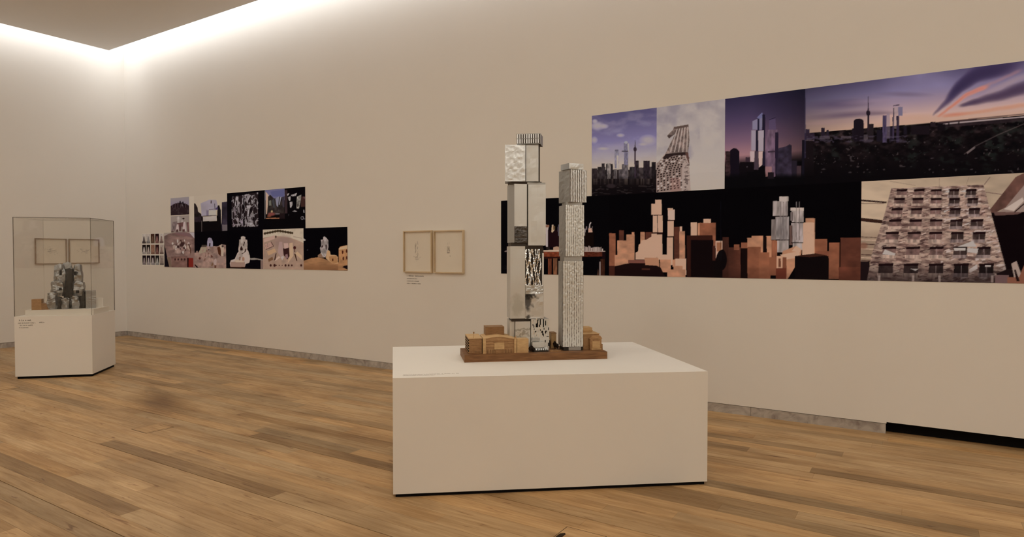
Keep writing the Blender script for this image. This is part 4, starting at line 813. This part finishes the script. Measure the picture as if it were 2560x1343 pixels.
# bottom storey block
b = MB(); sheetmesh(b, .401, .515, zz(.819), zz(1.042), F+.01, 8, 14, relief(2, .003, 2, 3), K); b.build('tower_block', M['streaked_sheet'], mod)
MB().box(.362, .399, F+.05, K, zz(.819), zz(1.050)).build('tower_block', M['sheet'], mod)
pb = MB().rbox(.519, .660, F+.002, K, zz(.819), zz(1.058)).build('tower_block', M['sheet'], mod)
for u0, v0, u1, v1 in ((440,220,490,330),(415,320,470,410),(520,212,545,400),(605,212,630,410),(665,250,685,370),(335,230,350,262),(390,500,430,570),(555,500,605,570),(585,570,625,640),(660,500,710,570),(415,590,435,630),(480,590,495,632),
        (745,420,765,490),(655,730,675,790),(740,800,765,880),(625,430,640,480),(530,440,545,500),(355,360,372,420),(330,335,348,370),(495,345,515,400),(700,640,765,650),(365,440,380,470)):
    a = lambda u: .519+(u-290)/480*.141
    b = lambda v: 1.060-(v-205)/700*.215
    MB().box(a(u0), a(u1), F-.0006, F+.004, zz(b(v1)), zz(b(v0))).build('opening', M['black'], pb)
b = MB(); q = random.Random(11)
for i in range(26):
    x = q.uniform(.521,.652); z0 = q.uniform(.90,1.03); b.rbox(x, x+q.uniform(.004,.008), F-.002, F+.004, zz(z0), zz(z0+q.uniform(.015,.04)), q.uniform(-.2,.2))
o = b.build('facade_plates', M['fin'], pb); o['kind'] = 'stuff'
MB().box(.523, .583, F-.018, F-.004, zz(.896), zz(.916)).build('ledge', M['dull'], mod)
MB().box(.523, .612, F-.030, F-.004, zz(.846), zz(.888)).build('ledge', M['sheet'], mod)
# second storey
MB().box(.372, .470, F+.012, K-.03, zz(1.042), zz(1.066)).build('recess', M['gap'], mod)  # dark metal stands in for the shade under the block above
b = MB(); sheetmesh(b, .358, .471, zz(1.066), zz(1.612), F-.008, 6, 24, relief(5, .002, 2, 4), K-.02); b.build('tower_block', M['stained_sheet'], mod)
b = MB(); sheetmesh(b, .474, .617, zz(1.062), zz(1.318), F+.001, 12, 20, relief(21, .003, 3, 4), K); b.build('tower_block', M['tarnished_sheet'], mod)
b = MB(); sheetmesh(b, .475, .612, zz(1.250), zz(1.318), F-.0035, 16, 10, relief(22, .007, 5, 5), F+.01); b.build('creased_band', M['mirror'], mod)
MB().box(.474, .617, F+.014, K, zz(1.318), zz(1.600)).build('tower_block', M['gap'], mod)
MB().box(.603, .617, F-.001, F+.014, zz(1.318), zz(1.560)).build('edge_strip', M['sheet'], mod)
q = random.Random(5)
for i in range(7):                                     # crumpled vertical ribbons
    b = MB(); x = .482 + i*.0172; vs = []; fs = []; n = 30; ph = q.uniform(0,6)
    for j in range(n+1):
        h = j/n; cx_ = x + .006*math.sin(h*9+ph) + q.uniform(-.0028,.0028); ww = .0042*(.55+.9*q.random()); y = F + .004*math.sin(h*13+ph*2) - .003*q.random()
        z = zz(1.318 + .272*h)
        vs += [(cx_-ww, y, z), (cx_+ww, y-.002, z), (cx_+ww, y+.002, z), (cx_-ww, y+.004, z)]
    for j in range(n):
        k = j*4
        for a_, b2 in ((0,1),(1,2),(2,3),(3,0)): fs.append((k+a_, k+b2, k+4+b2, k+4+a_))
    fs += [(3,2,1,0), (n*4, n*4+1, n*4+2, n*4+3)]
    b.add(vs, fs).build('ribbon', M['fin'], mod)
# third storey
MB().box(.366, .480, F+.008, K-.03, zz(1.612), zz(1.640)).build('recess', M['gap'], mod)
MB().box(.480, .612, F+.010, K-.01, zz(1.598), zz(1.618)).build('recess', M['gap'], mod)
b = MB(); sheetmesh(b, .389, .485, zz(1.762), zz(2.080), F-.006, 6, 16, relief(33, .0015, 2, 3), K); b.build('tower_block', M['sheet'], mod)
b = MB(); sheetmesh(b, .389, .487, zz(1.640), zz(1.762), F-.007, 12, 22, relief(31, .009, 4, 12), K); b.build('creased_band', M['tarnish'], mod)
b = MB().add([(.389,F-.006,zz(1.640)),(.360,F+.055,zz(1.640)),(.360,K-.03,zz(1.640)),(.389,K-.03,zz(1.640)),(.389,F-.006,zz(2.080)),(.360,F+.055,zz(2.080)),(.360,K-.03,zz(2.080)),(.389,K-.03,zz(2.080))],
             [(0,1,2,3),(7,6,5,4),(4,5,1,0),(5,6,2,1),(6,7,3,2),(7,4,0,3)]); b.build('side_panel', M['dull'], mod)
b = MB(); sheetmesh(b, .507, .640, zz(1.618), zz(2.078), F-.010, 6, 20, relief(8, .002, 2, 5), K); spin(b, .56, .23, R(-7)).build('tower_block', M['sheet'], mod)
# fourth storey
MB().box(.366, .600, F+.004, K-.02, zz(2.078), zz(2.100)).build('recess', M['gap'], mod)
MB().box(.488, .628, F-.004, K-.01, zz(2.079), zz(2.094)).build('ledge', M['dull'], mod)
b = MB(); sheetmesh(b, .329, .482, zz(2.098), zz(2.372), F-.016, 18, 30, relief(14, .0020, 6, 12), K-.02); spin(b, .41, .2, R(-9)).build('tower_block', M['foil'], mod)
b = MB(); sheetmesh(b, .4965, .590, zz(2.100), zz(2.378), F-.012, 6, 16, relief(16, .0015, 2, 12), K-.05); spin(b, .54, .2, R(-15)).build('tower_block', M['sheet'], mod)
# crown
cr = spin(MB().box(.432, .606, F-.02, F+.13, zz(2.380), zz(2.456)), .51, .2, R(-19)).build('crown_block', M['gap'], mod)
q = random.Random(2)
for r in range(2):
    for i in range(10):
        x = .435 + i*.0172; z0 = zz(2.384 + r*.0365)
        b = MB().rbox(x, x+.0095, F-.0245, F-.0198, z0, z0+.0325, q.uniform(-.25,.25))
        spin(b, .51, .2, R(-19)).build('window_slat', M['fin'], cr)
spin(MB().box(.429, .609, F-.023, F-.019, zz(2.4185), zz(2.4205)).box(.429, .609, F-.023, F-.019, zz(2.452), zz(2.457)).box(.429,.609,F-.023,F-.019,zz(2.379),zz(2.3825)), .51, .2, R(-19)).build('band', M['dull'], cr)
spin(MB().box(.607, .611, F-.02, F+.13, zz(2.378), zz(2.457)), .51, .2, R(-19)).build('end_plate', M['dull'], cr)
# --- shorter ribbed tower
T0, TD = .085, .165
def ribtower(s0, s1, z0, z1, n, rot, seed, finm, amp, side='side', gapm='groove', wid=.425):
    cxx, cyy = (s0+s1)/2, T0+TD/2
    body = spin(MB().box(s0, s1, T0+.006, T0+TD, zz(z0), zz(z1)), cxx, cyy, rot).build('tower_block', M[gapm], mod)
    q = random.Random(seed); b = MB(); p = (s1-s0)/n; m_ = max(10, int((z1-z0)/.0105))
    for i in range(n):
        vs = []; fs = []
        for j in range(m_+1):
            h = j/m_; cc = s0+p*(i+.5)+q.uniform(-1,1)*amp*p; hw = p*(wid+q.uniform(-1,1)*amp*.7); y = T0 + q.uniform(-.0009,.0004)
            vs += [(cc-hw,y,zz(z0+(z1-z0)*h)),(cc+hw,y-.001,zz(z0+(z1-z0)*h)),(cc+hw*.9,T0+.007,zz(z0+(z1-z0)*h)),(cc-hw*.9,T0+.007,zz(z0+(z1-z0)*h))]
        for j in range(m_):
            k = j*4
            for a_, b2 in ((0,1),(1,2),(2,3),(3,0)): fs.append((k+a_,k+b2,k+4+b2,k+4+a_))
        fs += [(3,2,1,0),(m_*4,m_*4+1,m_*4+2,m_*4+3)]; b.add(vs, fs)
    o = spin(b, cxx, cyy, rot).build('facade_fins', M[finm], body); o['kind'] = 'stuff'
    b = MB(); nn = int((z1-z0)/.02)                    # crumpled side skins
    g = relief(seed, .006, 3, nn)
    def skin(x, sg):
        vs = []; fs = []; k = 7
        for j in range(nn+1):
            for i in range(k): a_ = i/(k-1); vs.append((x+sg*(.0015+abs(g(a_,j/nn)[1])), T0+.002+a_*(TD-.002), zz(z0+(z1-z0)*j/nn)))
        for j in range(nn):
            for i in range(k-1):
                f = (j*k+i, j*k+i+1, (j+1)*k+i+1, (j+1)*k+i); fs.append(f if sg > 0 else f[::-1])
        b.add(vs, fs)
    skin(s0, -1); skin(s1, 1)
    spin(b, cxx, cyy, rot).build('side_skin', M[side], body)
    return body
MB().box(.762, .912, T0+.012, T0+TD-.02, zz(.819), zz(.850)).build('recess', M['dark_metal'], mod)
MB().box(.800, .895, T0+.004, T0+.012, zz(.822), zz(.846)).build('entrance_panel', M['dull'], mod)
ribtower(.756, .913, .849, 1.500, 9, R(-2), 3, 'rib', .075)
MB().box(.765, .905, T0+.014, T0+TD-.02, zz(1.500), zz(1.538)).build('recess', M['dull'], mod)
ribtower(.766, .914, 1.537, 1.924, 9, R(3), 7, 'rib', .075)
MB().box(.780, .905, T0+.014, T0+TD-.02, zz(1.924), zz(1.948)).build('recess', M['dull'], mod)
ribtower(.776, .922, 1.946, 2.190, 9, R(17), 9, 'fin', .035, wid=.30)
b = MB(); sheetmesh(b, .766, .893, zz(2.192), zz(2.235), T0-.014, 10, 3, relief(4,.004,5,2), T0+.11); spin(b, .83, .15, R(17)).build('cap_block', M['rib'], mod)
# --- wooden buildings
ba = MB().box(.040, .134, .062, .330, BT, zz(.930)).build('slatted_building', M['brown_wood'], mod)
MB().box(.036, .138, .058, .335, zz(.9300), zz(.9325)).build('roof', M['pale_wood'], ba)
for i in range(5):
    MB().box(.0355, .0405, .066, .326, zz(.833+i*.0195), zz(.8425+i*.0195)).build('slat', M['black'], ba)
for i in range(6):
    MB().box(.0345, .0400, .060, .332, zz(.8260+i*.0195), zz(.8322+i*.0195)).build('slat', M['mid_wood'], ba)
ch = MB().tube((.0755,.0785,zz(.9325)), (.0755,.0785,zz(.968)), .0012).build('mast', M['pale_wood'], ba)
MB().box(.0705,.0805,.0735,.0835,zz(.966),zz(.978)).build('mast_box', M['dark_wood'], ba)
for x in (.048, .080, .112): MB().box(x, x+.014, .0605, .0625, BT+.002, BT+.022).build('doorway', M['dark_wood'], ba)
bh = MB().prism_y([(.150,BT),(.384,BT),(.384,zz(.921)),(.330,zz(.930)),(.268,zz(.941)),(.205,zz(.936)),(.150,zz(.926))], .055, .300).build('gabled_hall', M['mid_wood'], mod)
MB().prism_y([(.146,zz(.926)),(.205,zz(.936)),(.268,zz(.9415)),(.332,zz(.9305)),(.388,zz(.921)),(.388,zz(.9245)),(.332,zz(.934)),(.268,zz(.945)),(.205,zz(.9395)),(.146,zz(.9295))], .050, .305).build('roof', M['pale_wood'], bh)
for x0, x1, zt in ((.140,.162,.932),(.374,.392,.932)): MB().box(x0, x1, .046, .062, BT, zz(zt)).build('pilaster', M['pale_wood'], bh)
MB().prism_y([(.376,zz(.932)),(.390,zz(.932)),(.383,zz(.946))], .048, .060).build('finial', M['mid_wood'], bh)
for z in (.862,.886,.905): MB().box(.163, .226, .0525, .0560, zz(z), zz(z+.004)).box(.300,.373,.0525,.0560,zz(z),zz(z+.004)).build('cornice', M['brown_wood'], bh)
MB().box(.226, .300, .047, .056, BT+.030, zz(.901)).build('portico', M['pale_wood'], bh)
MB().box(.222, .304, .044, .056, zz(.901), zz(.906)).build('cornice', M['brown_wood'], bh)
MB().box(.232, .294, .0455, .056, BT, BT+.028).build('doorway', M['brown_wood'], bh)
for x in (.172,.192,.210,.306,.326,.346): MB().box(x, x+.011, .0535, .0558, BT+.001, BT+.024).prism_y([(x,BT+.024),(x+.011,BT+.024),(x+.0055,BT+.031)], .0535, .0558).build('arched_window', M['dark_wood'], bh)
MB().box(.180, .322, .200, .330, zz(.930), zz(.999)).build('fly_tower', M['dark_wood'], mod)
MB().box(.396, .482, .048, .132, BT, zz(.922)).build('plain_block', M['pale_wood'], mod)
# right hand buildings
rb = MB().box(.926, 1.052, .135, .320, BT, zz(.936)).build('stepped_building', M['mid_wood'], mod)
MB().box(.920, 1.056, .130, .324, zz(.936), zz(.940)).build('roof', M['pale_wood'], rb)
MB().box(.930, 1.020, .215, .320, zz(.9405), zz(.978)).box(.926,1.024,.211,.324,zz(.953),zz(.957)).build('upper_storey', M['pale_wood'], rb)
MB().box(.972, 1.060, .098, .136, BT, zz(.905)).build('front_bay', M['mid_wood'], rb)
MB().prism_y([(.966,zz(.905)),(1.066,zz(.905)),(1.050,zz(.928)),(.985,zz(.928))], .096, .140).build('gable', M['mid_wood'], rb)
MB().box(.986, 1.046, .090, .099, BT+.016, zz(.888)).build('bay_panel', M['pale_wood'], rb)
MB().box(.992, 1.040, .0885, .0905, zz(.888), zz(.900)).build('lintel', M['brown_wood'], rb)
MB().box(.978, 1.056, .084, .100, BT+.004, BT+.014).build('step', M['pale_wood'], rb)
MB().box(1.062, 1.073, .110, .200, BT, zz(.862)).build('side_wing', M['brown_wood'], rb)
MB().box(.700, .738, .240, .330, BT, zz(.935)).build('plain_block', M['pale_wood'], mod)
MB().box(.697, .741, .236, .334, zz(.935), zz(.939)).build('roof_slab', M['brown_wood'], mod)
MB().box(.664, .718, .300, .304, BT, zz(.885)).build('white_card', M['white_card'], mod)
# glass canopy of slanted bars, kerb stones, trees
cn = MB().box(.520, .640, .074, .130, BT, BT+.010).build('canopy_base', M['dark_metal'], mod)
for i in range(8):
    x = .528+i*.0138
    MB().add([(x,.070,BT+.012),(x+.007,.070,BT+.012),(x+.017,.128,BT+.026),(x+.010,.128,BT+.026),(x,.070,BT+.015),(x+.007,.070,BT+.015),(x+.017,.128,BT+.029),(x+.010,.128,BT+.029)],
             [(0,3,2,1),(4,5,6,7),(0,1,5,4),(1,2,6,5),(2,3,7,6),(3,0,4,7)]).build('canopy_bar', M['fin'], cn)
for x0, y0, a in ((.648,.060,.3),(.668,.072,-.5),(.690,.060,.6),(.712,.082,.2),(.660,.110,.1),(.698,.118,-.3)):
    MB().rbox(x0, x0+.026, y0, y0+.008, BT, BT+.006, a).build('bench', M['mid_wood'], mod)
def tree(x, y, h, r, seed):
    t = MB().tube((x,y,BT), (x,y,BT+h*.5), .002, 6).build('tree', M['leaf'], mod)
    q = random.Random(seed); b = MB(); n, k = 7, 9; vs = []; fs = []
    for j in range(n+1):
        th = math.pi*j/n
        for i in range(k):
            rr = r*(.8+.4*q.random()); vs.append((x+rr*math.sin(th)*math.cos(2*math.pi*i/k), y+rr*math.sin(th)*math.sin(2*math.pi*i/k), BT+h*.62-h*.40*math.cos(th)*(.9+.2*q.random())))
    for j in range(n):
        for i in range(k): fs.append((j*k+i, j*k+(i+1)%k, (j+1)*k+(i+1)%k, (j+1)*k+i))
    b.add(vs, fs).build('crown', M['leaf'], t)
for a in ((.500,.075,.042,.012,1),(.513,.085,.048,.014,2),(.524,.066,.036,.010,3),(.694,.285,.056,.011,4),(.717,.200,.058,.014,5),(.733,.180,.044,.013,6)): tree(*a)

# ------------------------------------------------------------------ small plinth, acrylic cover, crumpled model
CA, CW, CD, CT, CH = R(45.1), .859, .763, .779, 2.01
cp = empty('plinth', (3.328, -3.004, 0), CA, 'small white box plinth under the clear acrylic cover', 'plinth')
MB().box(0, CW, 0, CD, .030, CT).build('body', M['plinth'], cp)
MB().box(.02, CW-.012, .010, CD-.02, 0, .030).build('recessed_foot', M['black'], cp)
ac = empty('acrylic_cover', (3.328, -3.004, CT), CA, 'clear acrylic display cover standing on the small white plinth', 'display case')
hh = CH-CT; t = .008
for nm, bx in (('pane',(0,CW,0,t,0,hh)),('pane',(0,CW,CD-t,CD,0,hh)),('pane',(0,t,t,CD-t,0,hh)),('pane',(CW-t,CW,t,CD-t,0,hh)),('top_pane',(t,CW-t,t,CD-t,hh-t,hh))):
    MB().box(*bx).build(nm, M['acrylic'], ac)
e_ = .0045
for x, y, mt in ((0,0,''),(CW-e_,0,'_soft'),(CW-e_,CD-e_,''),(0,CD-e_,'_faint')): MB().box(x-.001, x+e_+.001, y-.001, y+e_+.001, 0, hh).build('joint_edge', M['acrylic_edge'+mt], ac)
for mt, *bx in (('',0,CW,-.001,e_),('_faint',0,CW,CD-e_,CD+.001),('_faint',-.001,e_,0,CD),('',CW-e_,CW+.001,0,CD)): MB().box(*bx, hh-.003, hh+.003).build('joint_edge', M['acrylic_edge'+mt], ac)
dx, dy = math.cos(CA), math.sin(CA)
caption((3.328+.052*dx+.0004*dy, -3.004+.052*dy-.0004*dx, 0), Matrix.Rotation(CA, 4, 'Z'), [(.722,.020,0,.145),(.692,.014,-.01,.185),(.694,.016,.21,.06),(.664,.013,0,.15),(.634,.013,0,.10)], 'small dark caption lettering on the front of the small plinth', 'ink', 9)
# crumpled metal model: s to the right as seen from the room, local origin at its middle
cm = empty('architectural_model', (3.40, -2.43, CT+.07), R(62), 'small crumpled grey metal tower model with wooden blocks inside the acrylic cover', 'architectural model')
P, PZ = .0049, .0052
MB().rbox(-.385, .385, -.255, .245, -.07, 0, R(-16.9)).build('base_slab', M['plinth'], cm)
def shard(name, u0, u1, v0, v1, y0, y1, mt, seed, taper=.15, rot=0, n=5, amp=.012, lean=0):
    """faceted upright lump between sketch columns u0..u1 and rows v1 (foot) .. v0 (top)"""
    q = random.Random(seed); s0, s1 = (u0-172)*P, (u1-172)*P; z0, z1 = max(0,(769-v1))*PZ, (769-v0)*PZ
    cx_, cy_ = (s0+s1)/2, (y0+y1)/2; k, n = 14, 10; vs = []; fs = []; nf = lambda a, b, c: float(fbm(np.array([a*1.7+seed*3.1]), np.array([b*3.0+c]), 80+c, 2)[0])-.5
    for j in range(n+1):
        h = j/n; pr_ = (1-taper*1.5*h**2.5)*(.78+.22*min(1, h*3.0)); sx, sy = (s1-s0)/2*pr_, (y1-y0)/2*pr_
        for i in range(k):
            an = 2*math.pi*(i+.5)/k + rot; c_2, s_2 = math.cos(an), math.sin(an); m_ = max(abs(c_2), abs(s_2)); r1 = .5/m_+.5
            cr_ = abs(math.sin(an*2.0+h*4+seed))**.7*.16                       # creases
            dx_, dy_, dz_ = nf(c_2+2, h, 1), nf(s_2+2, h, 2), nf(c_2-s_2+4, h, 3)
            vs.append((cx_+c_2*(r1-cr_)*sx+dx_*amp*1.6+lean*h, cy_+s_2*(r1-cr_)*sy+dy_*amp*2.2, z0+(z1-z0)*h+(dz_*amp*2.5 if j else 0) - (abs(c_2)*.02 if j == n else 0)))
    for j in range(n):
        for i in range(k): fs.append((j*k+i, j*k+(i+1)%k, (j+1)*k+(i+1)%k, (j+1)*k+i))
    fs += [tuple(range(k-1,-1,-1)), tuple(range(n*k, n*k+k))]
    return MB().add(vs, fs).build(name, M[mt], cm)
shard('core', 158, 190, 668, 770, -.05, .14, 'dark_metal', 1, .05)
def window(parent, u, v, w_, h_, y):
    MB().box((u-w_/2-172)*P, (u+w_/2-172)*P, y-.004, y+.01, (769-v-h_/2)*PZ, (769-v+h_/2)*PZ).build('window', M['black'], parent)
a1 = shard('metal_shard', 139, 170, 657, 716, -.13, .05, 'grey', 2, .22); window(a1, 158, 679, 5, 11, -.132)
a1 = shard('metal_shard', 182, 208, 658, 716, -.13, .05, 'grey', 3, .18, .2); window(a1, 190, 681, 5, 9, -.132)
shard('metal_shard', 154, 186, 654, 700, -.03, .10, 'grey', 4, .30)
a1 = shard('metal_shard', 133, 168, 699, 738, -.17, .03, 'grey', 5, .10, .3); window(a1, 158, 719, 6, 6, -.172)
a1 = shard('metal_shard', 180, 213, 700, 738, -.17, .03, 'grey', 6, .12, -.2); window(a1, 195, 727, 7, 7, -.172)
shard('metal_shard', 126, 154, 726, 769, -.21, -.02, 'grey', 7, .12, .1)
shard('metal_shard', 157, 180, 741, 769, -.22, -.05, 'grey', 8, .10)
shard('metal_shard', 177, 202, 736, 769, -.21, -.04, 'grey', 9, .12, .4)
shard('metal_shard', 146, 162, 738, 769, -.17, -.03, 'dark_metal', 10, .2)
shard('metal_shard', 196, 214, 728, 769, -.14, -.02, 'dark_metal', 14, .1)
MB().rbox((211-172)*P, (234-172)*P, -.17, -.02, 0, (769-725)*PZ, .12).build('metal_block', M['grey'], cm)
MB().rbox((233-172)*P, (250-172)*P, -.12, .0, 0, (769-745)*PZ, .1).build('pale_block', M['white_card'], cm)
MB().rbox((97-172)*P, (118-172)*P, -.16, -.04, 0, (769-743)*PZ, -.1).build('wooden_block', M['mid_wood'], cm)
MB().add([((117-172)*P,-.17,0),((136-172)*P,-.17,0),((136-172)*P,-.05,0),((117-172)*P,-.05,0),((117-172)*P,-.17,.085),((136-172)*P,-.17,.055),((136-172)*P,-.05,.06),((117-172)*P,-.05,.09)],
         [(0,3,2,1),(4,5,6,7),(0,1,5,4),(1,2,6,5),(2,3,7,6),(3,0,4,7)]).build('wooden_wedge', M['brown_wood'], cm)
